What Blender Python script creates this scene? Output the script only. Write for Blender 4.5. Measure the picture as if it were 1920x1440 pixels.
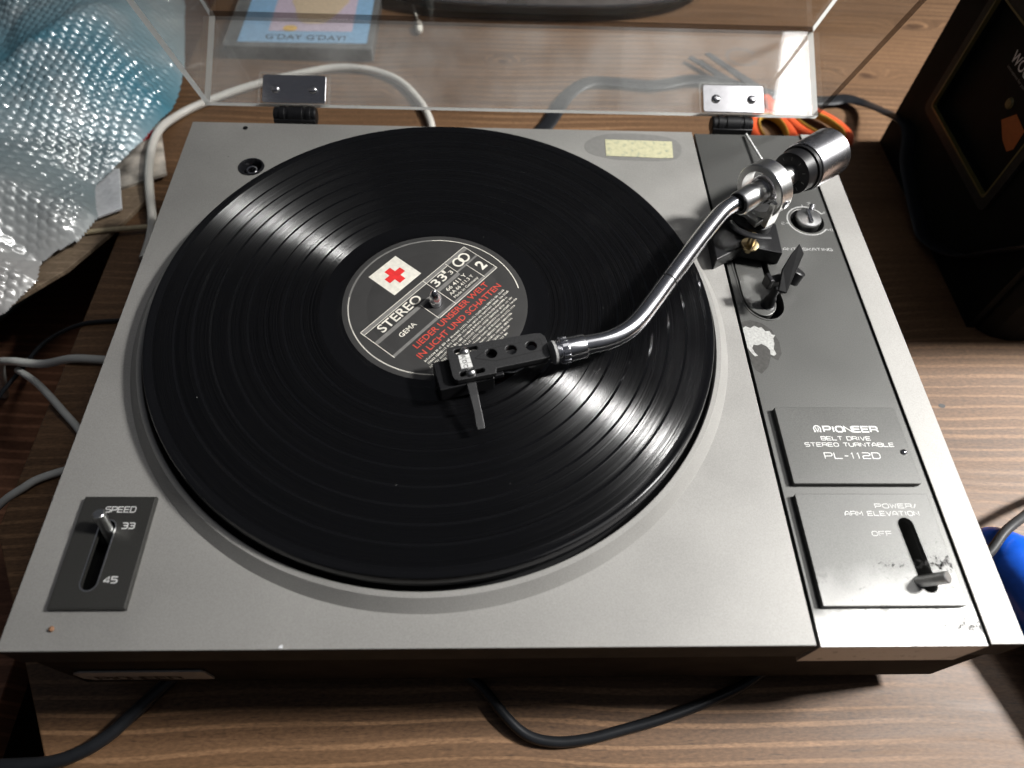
import bpy, bmesh, math, random
import numpy as np
from mathutils import Vector, Matrix
random.seed(7); np.random.seed(7)
C = bpy.context.scene
COL = C.collection
MM = 0.001
for o in list(bpy.data.objects): bpy.data.objects.remove(o)

# ------------------------------------------------------------------ camera
def basis():
    yaw, pit, rol = 0.069593, 0.992596, 0.065221
    cy, sy, cp, sp = math.cos(yaw), math.sin(yaw), math.cos(pit), math.sin(pit)
    f = Vector((sy*cp, cy*cp, -sp)); r0 = Vector((cy, -sy, 0)); u0 = r0.cross(f)
    r = math.cos(rol)*r0 + math.sin(rol)*u0; u = -math.sin(rol)*r0 + math.cos(rol)*u0
    return r, u, f
r_, u_, f_ = basis()
CAM = Vector((200.34, -66.50, 306.36))
cd = bpy.data.cameras.new('camera'); cam = bpy.data.objects.new('camera', cd); COL.objects.link(cam)
m3 = Matrix((r_, u_, -f_)).transposed()
cam.matrix_world = Matrix.Translation(CAM*MM) @ m3.to_4x4()
cd.sensor_fit = 'HORIZONTAL'; cd.sensor_width = 36; cd.lens = 36*1302.78/1920
cd.clip_start = 0.01; cd.clip_end = 50
cd.dof.use_dof = True; cd.dof.focus_distance = 0.385; cd.dof.aperture_fstop = 6.5
C.camera = cam

# ------------------------------------------------------------------ light
w = bpy.data.worlds.new('World'); C.world = w; w.use_nodes = True
# dim room: pale ceiling above, dark walls and furniture lower down
_nt = w.node_tree; _tc = _nt.nodes.new('ShaderNodeTexCoord'); _sx = _nt.nodes.new('ShaderNodeSeparateXYZ'); _nt.links.new(_tc.outputs['Generated'], _sx.inputs[0])
_cr = _nt.nodes.new('ShaderNodeValToRGB'); _nt.links.new(_sx.outputs[2], _cr.inputs[0])
_cr.color_ramp.elements[0].position = 0.12; _cr.color_ramp.elements[0].color = (0.022, 0.024, 0.024, 1)
_cr.color_ramp.elements[1].position = 0.75; _cr.color_ramp.elements[1].color = (0.215, 0.225, 0.26, 1)
_nt.links.new(_cr.outputs[0], _nt.nodes['Background'].inputs[0]); _nt.nodes['Background'].inputs[1].default_value = 0.30
def area(name, loc, target, sx, sy, power, col):
    l = bpy.data.lights.new(name, 'AREA'); l.shape = 'RECTANGLE'; l.size = sx; l.size_y = sy
    l.energy = power; l.color = col
    o = bpy.data.objects.new(name, l); COL.objects.link(o); o.location = loc
    d = Vector(target) - Vector(loc); o.rotation_euler = d.to_track_quat('-Z', 'Y').to_euler()
    return o
key = area('key_lamp', (2.95, 0.46, 2.5), (0.90, 0.23, 0.0), 0.42, 0.38, 12.0, (1.0, 0.985, 0.96)); key.data.spread = math.radians(26.5)
area('ceiling_panel', (1.62, 0.62, 2.5), (1.62, 0.62, 0), 0.5, 0.32, 14, (1.0, 0.985, 0.97))
area('ceiling_glow', (1.50, 0.50, 2.6), (1.50, 0.50, 0), 1.5, 1.2, 5, (1.0, 0.985, 0.97))
C.view_settings.view_transform = 'Standard'; C.view_settings.look = 'None'
C.view_settings.exposure = 0; C.view_settings.gamma = 1
C.cycles.max_bounces = 12; C.cycles.transparent_max_bounces = 24

# ------------------------------------------------------------------ materials
def mat(name):
    m = bpy.data.materials.new(name); m.use_nodes = True
    nt = m.node_tree; b = nt.nodes['Principled BSDF']
    return m, nt, b
def N(nt, t, **kw):
    n = nt.nodes.new(t)
    for k, v in kw.items():
        if k.startswith('i_'): n.inputs[k[2:].replace('_', ' ')].default_value = v
        else: setattr(n, k, v)
    return n
def L(nt, a, b): nt.links.new(a, b)
def ramp(nt, stops, interp='LINEAR'):
    n = nt.nodes.new('ShaderNodeValToRGB'); cr = n.color_ramp; cr.interpolation = interp
    while len(cr.elements) < len(stops): cr.elements.new(0.5)
    for e, (p, c) in zip(cr.elements, stops):
        e.position = p; e.color = c if len(c) == 4 else (*c, 1)
    return n
def g(v): return (v, v, v)
def coords(nt, scale=(1, 1, 1), kind='Object'):
    tc = nt.nodes.new('ShaderNodeTexCoord'); mp = nt.nodes.new('ShaderNodeMapping')
    mp.inputs['Scale'].default_value = scale; L(nt, tc.outputs[kind], mp.inputs[0]); return mp.outputs[0]
def simple(name, col, rough=0.5, metal=0.0, spec=0.5, var=0.12, nscale=300, bump=0.0, bscale=2500, coat=0):
    m, nt, b = mat(name)
    co = coords(nt)
    n = N(nt, 'ShaderNodeTexNoise', i_Scale=nscale, i_Detail=4.0); L(nt, co, n.inputs['Vector'])
    rp = ramp(nt, [(0.3, tuple(c*(1-var) for c in col)), (0.7, tuple(min(1, c*(1+var)) for c in col))])
    L(nt, n.outputs[0], rp.inputs[0]); L(nt, rp.outputs[0], b.inputs['Base Color'])
    b.inputs['Metallic'].default_value = metal; b.inputs['Specular IOR Level'].default_value = spec
    rr = N(nt, 'ShaderNodeMapRange'); rr.inputs[3].default_value = rough*0.85; rr.inputs[4].default_value = min(1, rough*1.15)
    n2 = N(nt, 'ShaderNodeTexNoise', i_Scale=nscale*0.3, i_Detail=5.0); L(nt, co, n2.inputs['Vector'])
    L(nt, n2.outputs[0], rr.inputs[0]); L(nt, rr.outputs[0], b.inputs['Roughness'])
    if coat: b.inputs['Coat Weight'].default_value = coat; b.inputs['Coat Roughness'].default_value = 0.1
    if bump:
        nb = N(nt, 'ShaderNodeTexNoise', i_Scale=bscale, i_Detail=3.0); L(nt, co, nb.inputs['Vector'])
        bp = N(nt, 'ShaderNodeBump', i_Strength=bump, i_Distance=0.0002); L(nt, nb.outputs[0], bp.inputs['Height']); L(nt, bp.outputs[0], b.inputs['Normal'])
    return m

def paint(name, base, metal, rough, grain, wear_glare=None):
    """metallic paint with fine speckle, dust specks, smudges; wear adds rubbed areas and painted-in glare"""
    m, nt, b = mat(name)
    co = coords(nt)
    n = N(nt, 'ShaderNodeTexNoise', i_Scale=1700.0, i_Detail=2.0); L(nt, co, n.inputs['Vector'])
    n2 = N(nt, 'ShaderNodeTexNoise', i_Scale=14.0, i_Detail=6.0); L(nt, co, n2.inputs['Vector'])
    r1 = ramp(nt, [(0.3, tuple(c*(1-grain) for c in base)), (0.7, tuple(c*(1+grain) for c in base))]); L(nt, n.outputs[0], r1.inputs[0])
    r2 = ramp(nt, [(0.3, g(0.86)), (0.5, g(0.99)), (0.7, g(1.06))]); L(nt, n2.outputs[0], r2.inputs[0])
    mx = N(nt, 'ShaderNodeMix', data_type='RGBA', blend_type='MULTIPLY'); mx.inputs[0].default_value = 1
    L(nt, r1.outputs[0], mx.inputs[6]); L(nt, r2.outputs[0], mx.inputs[7])
    # specks of dust / dirt
    v = N(nt, 'ShaderNodeTexVoronoi', i_Scale=95.0); L(nt, co, v.inputs['Vector'])
    sp = ramp(nt, [(0.0, g(1)), (0.035, g(1)), (0.05, g(0))]); L(nt, v.outputs['Distance'], sp.inputs[0])
    wn = N(nt, 'ShaderNodeSeparateColor'); L(nt, v.outputs['Color'], wn.inputs[0])
    th = N(nt, 'ShaderNodeMath', operation='GREATER_THAN'); th.inputs[1].default_value = 0.86; L(nt, wn.outputs[0], th.inputs[0])
    ml = N(nt, 'ShaderNodeMath', operation='MULTIPLY'); L(nt, sp.outputs[0], ml.inputs[0]); L(nt, th.outputs[0], ml.inputs[1])
    dc = ramp(nt, [(0.0, (0.07, 0.06, 0.05)), (0.5, (0.55, 0.52, 0.46))], 'CONSTANT'); L(nt, wn.outputs[1], dc.inputs[0])
    mx2 = N(nt, 'ShaderNodeMix', data_type='RGBA'); L(nt, ml.outputs[0], mx2.inputs[0]); L(nt, mx.outputs[2], mx2.inputs[6]); L(nt, dc.outputs[0], mx2.inputs[7])
    out = mx2.outputs[2]
    b.inputs['Metallic'].default_value = metal
    if wear_glare: out = wear_glare(nt, co, out, b)
    L(nt, out, b.inputs['Base Color'])
    if not b.inputs['Roughness'].is_linked:
        rr = N(nt, 'ShaderNodeMapRange'); rr.inputs[3].default_value = rough*0.9; rr.inputs[4].default_value = rough*1.1
        L(nt, n2.outputs[0], rr.inputs[0]); L(nt, rr.outputs[0], b.inputs['Roughness'])
    bp = N(nt, 'ShaderNodeBump', i_Strength=0.25, i_Distance=0.0001); L(nt, n.outputs[0], bp.inputs['Height']); L(nt, bp.outputs[0], b.inputs['Normal'])
    return m

M = {}
M['deck'] = paint('deck_paint', (0.31, 0.302, 0.286), 0.2, 0.47, 0.10)
M['deckedge'] = simple('deck_edge_dark', (0.020, 0.021, 0.020), 0.65, spec=0.15)  # darker colour for the side faces of the deck panel
M['arm'] = paint('armboard_paint', (0.105, 0.105, 0.10), 0.45, 0.40, 0.14)
M['black'] = simple('black_plastic', (0.009, 0.009, 0.010), 0.42, spec=0.3, bump=0.15)
M['matteblack'] = simple('matte_black', (0.007, 0.007, 0.0075), 0.7, spec=0.12)
M['rubber'] = simple('black_rubber', (0.018, 0.018, 0.019), 0.45, bump=0.2)
M['shell'] = simple('headshell_paint', (0.045, 0.045, 0.046), 0.42, metal=0.4, var=0.3, nscale=1500, bump=0.3)
M['platter'] = simple('platter_black', (0.012, 0.012, 0.014), 0.22, spec=0.6)
M['plinth'] = simple('dark_wood_vinyl', (0.014, 0.011, 0.009), 0.75, spec=0.1, var=0.4, nscale=60)
M['chrome'] = simple('chrome', (0.80, 0.80, 0.83), 0.19, metal=1.0, var=0.03)
M['brushed'] = simple('brushed_aluminium', (0.72, 0.72, 0.71), 0.3, metal=1.0, var=0.08, nscale=900, bump=0.1)
M['cw'] = simple('turned_steel', (0.66, 0.655, 0.68), 0.27, metal=1.0, var=0.05)
M['steel'] = simple('steel_plate', (0.62, 0.61, 0.63), 0.16, metal=1.0, var=0.05)
M['white'] = simple('white_print', (0.72, 0.72, 0.70), 0.5, var=0.06)
M['faded'] = simple('faded_print', (0.40, 0.40, 0.39), 0.5, var=0.35, nscale=900)
M['dimprint'] = simple('grey_print', (0.19, 0.185, 0.175), 0.6)
M['red'] = simple('red_print', (0.62, 0.07, 0.045), 0.6)
M['crossred'] = simple('cross_red', (0.78, 0.03, 0.03), 0.6)
M['cream'] = simple('cream_print', (0.80, 0.77, 0.68), 0.6)
M['blackprint'] = simple('black_print', (0.01, 0.01, 0.01), 0.6)
M['cablewhite'] = simple('white_cable', (0.62, 0.60, 0.55), 0.4, var=0.1, nscale=40)
M['cablegrey'] = simple('grey_cable', (0.47, 0.475, 0.45), 0.4, var=0.1, nscale=40)
M['cabletan'] = simple('tan_cable', (0.45, 0.37, 0.24), 0.5)
M['cableblack'] = simple('black_cable', (0.011, 0.012, 0.014), 0.38, spec=0.35)
M['cabledark'] = simple('dark_grey_cable', (0.035, 0.035, 0.036), 0.5, spec=0.25)
M['blue'] = simple('blue_plastic', (0.01, 0.10, 0.62), 0.25, spec=0.6, var=0.08)
M['orange'] = simple('orange_plastic', (0.60, 0.085, 0.025), 0.35)
M['amber'] = simple('amber_plastic', (0.42, 0.24, 0.035), 0.4)
M['speaker'] = simple('black_casing', (0.0042, 0.0058, 0.005), 0.65, spec=0.12, var=0.3, nscale=60, bump=0.2)
M['speaker2'] = simple('charcoal_trim', (0.016, 0.018, 0.016), 0.5, spec=0.2, var=0.3)
M['speakerorange'] = simple('burnt_orange', (0.35, 0.09, 0.015), 0.6)
M['gold'] = simple('gold_line', (0.10, 0.085, 0.025), 0.4)
M['tapeblue'] = simple('sky_blue_paper', (0.27, 0.47, 0.68), 0.5)
M['lilac'] = simple('lilac_paper', (0.60, 0.50, 0.60), 0.5)
M['beige'] = simple('beige_paper', (0.66, 0.52, 0.36), 0.5)
M['yellow'] = simple('yellow_paper', (0.80, 0.48, 0.08), 0.5)
M['tapecase'] = simple('cassette_shell', (0.11, 0.115, 0.115), 0.25, spec=0.7, var=0.4, nscale=80)
M['paper'] = simple('white_paper', (0.72, 0.73, 0.75), 0.6)
M['floor'] = simple('dim_floor', (0.05, 0.03, 0.02), 0.7, var=0.4, nscale=12)

def sticker_mat():
    m, nt, b = mat('aged_sticker'); co = coords(nt)
    n = N(nt, 'ShaderNodeTexNoise', i_Scale=260.0, i_Detail=6.0); L(nt, co, n.inputs['Vector'])
    r = ramp(nt, [(0.3, (0.30, 0.33, 0.26)), (0.45, (0.50, 0.48, 0.31)), (0.7, (0.58, 0.55, 0.36))]); L(nt, n.outputs[0], r.inputs[0])
    L(nt, r.outputs[0], b.inputs['Base Color']); b.inputs['Roughness'].default_value = 0.55
    return m
M['sticker'] = sticker_mat()

def pale_zone(nt, co, out, b):
    """rubbed bare metal on the armboard; glare painted as paler front on the control plate"""
    n = N(nt, 'ShaderNodeTexNoise', i_Scale=170.0, i_Detail=8.0, i_Roughness=0.7); L(nt, co, n.inputs['Vector'])
    sc = ramp(nt, [(0.0, g(0.12)), (0.36, g(0.2)), (0.43, g(1)), (1, g(1))]); L(nt, n.outputs[0], sc.inputs[0])
    # pale zone strongest at the front edge, ragged border (object y)
    sx = N(nt, 'ShaderNodeSeparateXYZ'); L(nt, co, sx.inputs[0])
    n3 = N(nt, 'ShaderNodeTexNoise', i_Scale=45.0, i_Detail=5.0); L(nt, co, n3.inputs['Vector'])
    a = N(nt, 'ShaderNodeMath', operation='MULTIPLY_ADD'); L(nt, n3.outputs[0], a.inputs[0]); a.inputs[1].default_value = 0.03; L(nt, sx.outputs[1], a.inputs[2])
    mr = N(nt, 'ShaderNodeMapRange'); mr.inputs[1].default_value = b['w0']; mr.inputs[2].default_value = b['w1']; mr.inputs[3].default_value = 1; mr.inputs[4].default_value = 0
    L(nt, a.outputs[0], mr.inputs[0])
    mk = N(nt, 'ShaderNodeMath', operation='MULTIPLY'); L(nt, mr.outputs[0], mk.inputs[0]); L(nt, sc.outputs[0], mk.inputs[1])
    mx = N(nt, 'ShaderNodeMix', data_type='RGBA'); L(nt, mk.outputs[0], mx.inputs[0]); L(nt, out, mx.inputs[6]); mx.inputs[7].default_value = (0.55, 0.545, 0.53, 1)
    return mx.outputs[2]
def pale_zone_paint(name, base, metal, rough, w0, w1):
    def wf(nt, co, out, b):
        b['w0'] = w0; b['w1'] = w1
        return pale_zone(nt, co, out, b)
    return paint(name, base, metal, rough, 0.14, wf)

def wood_mat(name, dark, light, scale=1.0, rough=0.5, knots=True):
    m, nt, b = mat(name)
    co = coords(nt, (1, 1, 1))
    # slow warp so that the grain wanders round knots
    wn = N(nt, 'ShaderNodeTexNoise', i_Scale=2.6*scale, i_Detail=2.0); L(nt, co, wn.inputs['Vector'])
    sx = N(nt, 'ShaderNodeSeparateXYZ'); L(nt, co, sx.inputs[0])
    wy = N(nt, 'ShaderNodeMath', operation='MULTIPLY_ADD'); L(nt, wn.outputs[0], wy.inputs[0]); wy.inputs[1].default_value = 0.045; L(nt, sx.outputs[1], wy.inputs[2])
    src = wy.outputs[0]
    if knots:
        for kx, ky, kr in KN:
            d = N(nt, 'ShaderNodeVectorMath', operation='DISTANCE'); mpk = N(nt, 'ShaderNodeMapping'); mpk.inputs['Scale'].default_value = (0.55, 1.3, 0)
            L(nt, co, mpk.inputs[0]); L(nt, mpk.outputs[0], d.inputs[0]); d.inputs[1].default_value = (kx*MM*0.55, ky*MM*1.3, 0)
            e = N(nt, 'ShaderNodeMapRange', interpolation_type='SMOOTHSTEP'); e.inputs[1].default_value = 0; e.inputs[2].default_value = kr*MM*2.6; e.inputs[3].default_value = 0.022; e.inputs[4].default_value = 0
            L(nt, d.outputs['Value'], e.inputs[0])
            ad = N(nt, 'ShaderNodeMath', operation='ADD'); L(nt, src, ad.inputs[0]); L(nt, e.outputs[0], ad.inputs[1]); src = ad.outputs[0]
    cb = N(nt, 'ShaderNodeCombineXYZ'); xs = N(nt, 'ShaderNodeMath', operation='MULTIPLY'); xs.inputs[1].default_value = 0.045; L(nt, sx.outputs[0], xs.inputs[0])
    L(nt, xs.outputs[0], cb.inputs[0]); L(nt, src, cb.inputs[1])
    g1 = N(nt, 'ShaderNodeTexNoise', i_Scale=130.0*scale, i_Detail=5.0, i_Roughness=0.65); L(nt, cb.outputs[0], g1.inputs['Vector'])
    g2 = N(nt, 'ShaderNodeTexNoise', i_Scale=22.0*scale, i_Detail=3.0); L(nt, cb.outputs[0], g2.inputs['Vector'])
    xs3 = N(nt, 'ShaderNodeMath', operation='MULTIPLY'); xs3.inputs[1].default_value = 0.35; L(nt, sx.outputs[0], xs3.inputs[0])
    cb3 = N(nt, 'ShaderNodeCombineXYZ'); L(nt, xs3.outputs[0], cb3.inputs[0]); L(nt, src, cb3.inputs[1])
    g3 = N(nt, 'ShaderNodeTexNoise', i_Scale=900.0*scale, i_Detail=4.0); L(nt, cb3.outputs[0], g3.inputs['Vector'])
    wv = N(nt, 'ShaderNodeTexWave', wave_type='BANDS', bands_direction='Y', i_Scale=34.0*scale, i_Distortion=1.6, i_Detail=3.0); wv.inputs['Detail Scale'].default_value = 1.2
    L(nt, cb.outputs[0], wv.inputs['Vector'])
    def mixf(a, b_, f):
        x = N(nt, 'ShaderNodeMix', data_type='FLOAT'); x.inputs[0].default_value = f; L(nt, a, x.inputs[2]); L(nt, b_, x.inputs[3]); return x.outputs[0]
    g4 = N(nt, 'ShaderNodeTexNoise', i_Scale=7.0*scale, i_Detail=3.0); L(nt, cb3.outputs[0], g4.inputs['Vector'])
    s = mixf(g1.outputs[0], g2.outputs[0], 0.6); s = mixf(s, g4.outputs[0], 0.35); s = mixf(s, g3.outputs[0], 0.28)
    mid = tuple((a+c)/2 for a, c in zip(dark, light))
    cr = ramp(nt, [(0.36, dark), (0.5, mid), (0.64, light)]); L(nt, s, cr.inputs[0])
    out = cr.outputs[0]
    # pale late-wood lines: thin, irregular, stronger in some zones than in others
    wl = N(nt, 'ShaderNodeTexWave', wave_type='BANDS', bands_direction='Y', i_Scale=40.0*scale, i_Distortion=5.0, i_Detail=3.0); wl.inputs['Detail Scale'].default_value = 1.5; L(nt, cb.outputs[0], wl.inputs['Vector'])
    lr = ramp(nt, [(0.74, g(0)), (0.93, g(1))]); L(nt, wl.outputs[0], lr.inputs[0])
    zn = N(nt, 'ShaderNodeTexNoise', i_Scale=5.0, i_Detail=2.0); L(nt, co, zn.inputs['Vector']); zr = ramp(nt, [(0.40, g(0.12)), (0.58, g(1.0))]); L(nt, zn.outputs[0], zr.inputs[0])
    lm = N(nt, 'ShaderNodeMath', operation='MULTIPLY'); L(nt, lr.outputs[0], lm.inputs[0]); L(nt, zr.outputs[0], lm.inputs[1])
    lm2 = N(nt, 'ShaderNodeMath', operation='MULTIPLY'); L(nt, lm.outputs[0], lm2.inputs[0]); L(nt, g3.outputs[0], lm2.inputs[1])
    ml = N(nt, 'ShaderNodeMix', data_type='RGBA'); L(nt, lm2.outputs[0], ml.inputs[0]); L(nt, out, ml.inputs[6]); ml.inputs[7].default_value = (min(1, light[0]*1.7), min(1, light[1]*1.75), min(1, light[2]*1.8), 1); out = ml.outputs[2]
    # short golden flecks and dark pores
    mf = N(nt, 'ShaderNodeMapping'); mf.inputs['Scale'].default_value = (90, 700, 1); L(nt, co, mf.inputs[0])
    fn = N(nt, 'ShaderNodeTexNoise', i_Scale=1.0, i_Detail=2.0); L(nt, mf.outputs[0], fn.inputs['Vector'])
    fr_ = ramp(nt, [(0.28, g(0.62)), (0.40, g(1.0)), (0.62, g(1.0)), (0.74, g(1.32))]); L(nt, fn.outputs[0], fr_.inputs[0])
    mm = N(nt, 'ShaderNodeMix', data_type='RGBA', blend_type='MULTIPLY'); mm.inputs[0].default_value = 1; L(nt, out, mm.inputs[6]); L(nt, fr_.outputs[0], mm.inputs[7]); out = mm.outputs[2]
    if knots:
        for kx, ky, kr in KN:
            d = N(nt, 'ShaderNodeVectorMath', operation='DISTANCE'); mpk = N(nt, 'ShaderNodeMapping'); mpk.inputs['Scale'].default_value = (0.6, 1.2, 0)
            nn = N(nt, 'ShaderNodeTexNoise', i_Scale=60.0); L(nt, co, nn.inputs['Vector'])
            L(nt, co, mpk.inputs[0]); L(nt, mpk.outputs[0], d.inputs[0]); d.inputs[1].default_value = (kx*MM*0.6, ky*MM*1.2, 0)
            jj = N(nt, 'ShaderNodeMath', operation='MULTIPLY_ADD'); L(nt, nn.outputs[0], jj.inputs[0]); jj.inputs[1].default_value = kr*MM*1.1; L(nt, d.outputs['Value'], jj.inputs[2])
            e = N(nt, 'ShaderNodeMapRange', interpolation_type='SMOOTHSTEP'); e.inputs[1].default_value = kr*MM*0.6; e.inputs[2].default_value = kr*MM*1.5; e.inputs[3].default_value = 0.75; e.inputs[4].default_value = 0
            L(nt, jj.outputs[0], e.inputs[0])
            mx = N(nt, 'ShaderNodeMix', data_type='RGBA'); L(nt, e.outputs[0], mx.inputs[0]); L(nt, out, mx.inputs[6]); mx.inputs[7].default_value = (dark[0]*0.75, dark[1]*0.62, dark[2]*0.62, 1); out = mx.outputs[2]
    L(nt, out, b.inputs['Base Color']); b.inputs['Specular IOR Level'].default_value = 0.35
    rr = N(nt, 'ShaderNodeMapRange'); rr.inputs[3].default_value = rough*0.8; rr.inputs[4].default_value = rough*1.3; L(nt, g1.outputs[0], rr.inputs[0]); L(nt, rr.outputs[0], b.inputs['Roughness'])
    bp = N(nt, 'ShaderNodeBump', i_Strength=0.35, i_Distance=0.0004); L(nt, s, bp.inputs['Height']); L(nt, bp.outputs[0], b.inputs['Normal'])
    return m
KN = [(575, 560, 9), (655, 650, 10), (130, 515, 7), (560, 95, 9), (215, 570, 6)]
M['table'] = wood_mat('stained_pine', (0.044, 0.022, 0.010), (0.182, 0.100, 0.050))
KN0 = KN
M['bench'] = wood_mat('bench_wood', (0.12, 0.085, 0.055), (0.34, 0.25, 0.17), 0.8, 0.6, False)
M['stool'] = wood_mat('reddish_wood', (0.09, 0.036, 0.020), (0.22, 0.10, 0.055), 0.8, 0.6, False)

def acrylic(name, haze, edge=False):
    m, nt, b = mat(name); nt.nodes.remove(b)
    out = nt.nodes['Material Output']
    tr = N(nt, 'ShaderNodeBsdfTransparent'); tr.inputs[0].default_value = (0.985, 0.988, 0.985, 1)
    gl = N(nt, 'ShaderNodeBsdfGlossy'); gl.inputs['Roughness'].default_value = 0.04
    df = N(nt, 'ShaderNodeBsdfDiffuse'); df.inputs[0].default_value = (0.8, 0.8, 0.78, 1)
    ge = N(nt, 'ShaderNodeNewGeometry'); dt = N(nt, 'ShaderNodeVectorMath', operation='DOT_PRODUCT'); L(nt, ge.outputs['Normal'], dt.inputs[0]); L(nt, ge.outputs['Incoming'], dt.inputs[1])
    ab = N(nt, 'ShaderNodeMath', operation='ABSOLUTE'); L(nt, dt.outputs['Value'], ab.inputs[0]); om = N(nt, 'ShaderNodeMath', operation='SUBTRACT'); om.inputs[0].default_value = 1; L(nt, ab.outputs[0], om.inputs[1])
    pw = N(nt, 'ShaderNodeMath', operation='POWER'); L(nt, om.outputs[0], pw.inputs[0]); pw.inputs[1].default_value = 5
    fr = N(nt, 'ShaderNodeMath', operation='MULTIPLY_ADD'); L(nt, pw.outputs[0], fr.inputs[0]); fr.inputs[1].default_value = 0.6; fr.inputs[2].default_value = 0.04
    co = coords(nt); n = N(nt, 'ShaderNodeTexNoise', i_Scale=30.0, i_Detail=7.0); L(nt, co, n.inputs['Vector'])
    mp = N(nt, 'ShaderNodeMapping'); mp.inputs['Scale'].default_value = (30, 400, 400); mp.inputs['Rotation'].default_value = (0.3, 0.2, 0.5)
    tc = N(nt, 'ShaderNodeTexCoord'); L(nt, tc.outputs['Object'], mp.inputs[0])
    sn = N(nt, 'ShaderNodeTexNoise', i_Scale=3.0, i_Detail=2.0); L(nt, mp.outputs[0], sn.inputs['Vector'])
    sr = ramp(nt, [(0.66, g(0)), (0.72, g(1))]); L(nt, sn.outputs[0], sr.inputs[0])
    mr = N(nt, 'ShaderNodeMapRange'); mr.inputs[1].default_value = 0.3; mr.inputs[2].default_value = 0.7; mr.inputs[3].default_value = haze*0.5; mr.inputs[4].default_value = haze*1.5
    L(nt, n.outputs[0], mr.inputs[0])
    ad = N(nt, 'ShaderNodeMath', operation='MULTIPLY_ADD'); L(nt, sr.outputs[0], ad.inputs[0]); ad.inputs[1].default_value = 0.04; L(nt, mr.outputs[0], ad.inputs[2])
    m1 = N(nt, 'ShaderNodeMixShader'); L(nt, ad.outputs[0], m1.inputs[0]); L(nt, tr.outputs[0], m1.inputs[1]); L(nt, df.outputs[0], m1.inputs[2])
    m2 = N(nt, 'ShaderNodeMixShader'); L(nt, fr.outputs[0], m2.inputs[0]); L(nt, m1.outputs[0], m2.inputs[1]); L(nt, gl.outputs[0], m2.inputs[2])
    L(nt, m2.outputs[0], out.inputs[0]); return m
M['acrylic'] = acrylic('clear_acrylic', 0.11)
M['acrylic_dusty'] = acrylic('dusty_acrylic', 0.06)
M['acrylic_clean'] = acrylic('clean_acrylic', 0.012)
def acrylic_edge():
    m, nt, b = mat('acrylic_cut_edge'); out = nt.nodes['Material Output']
    tl = N(nt, 'ShaderNodeBsdfTranslucent'); tl.inputs[0].default_value = (0.9, 0.91, 0.89, 1)  # milky white colour stands for light piped out of the clear edge
    b.inputs['Base Color'].default_value = (0.85, 0.86, 0.84, 1); b.inputs['Roughness'].default_value = 0.15
    mx = N(nt, 'ShaderNodeMixShader'); mx.inputs[0].default_value = 0.75; L(nt, b.outputs[0], mx.inputs[1]); L(nt, tl.outputs[0], mx.inputs[2]); L(nt, mx.outputs[0], out.inputs[0])
    return m
def acrylic_joint_rim():
    m, nt, b = mat('acrylic_joint_dark_rim'); out = nt.nodes['Material Output']
    tr = N(nt, 'ShaderNodeBsdfTransparent'); tr.inputs[0].default_value = (0.35, 0.33, 0.32, 1); L(nt, tr.outputs[0], out.inputs[0]); return m  # dark tint paints in the refraction at glued joints and right free rim
M['acrylic_joint_rim'] = acrylic_joint_rim()
M['acrylic_edge'] = acrylic_edge()

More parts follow.
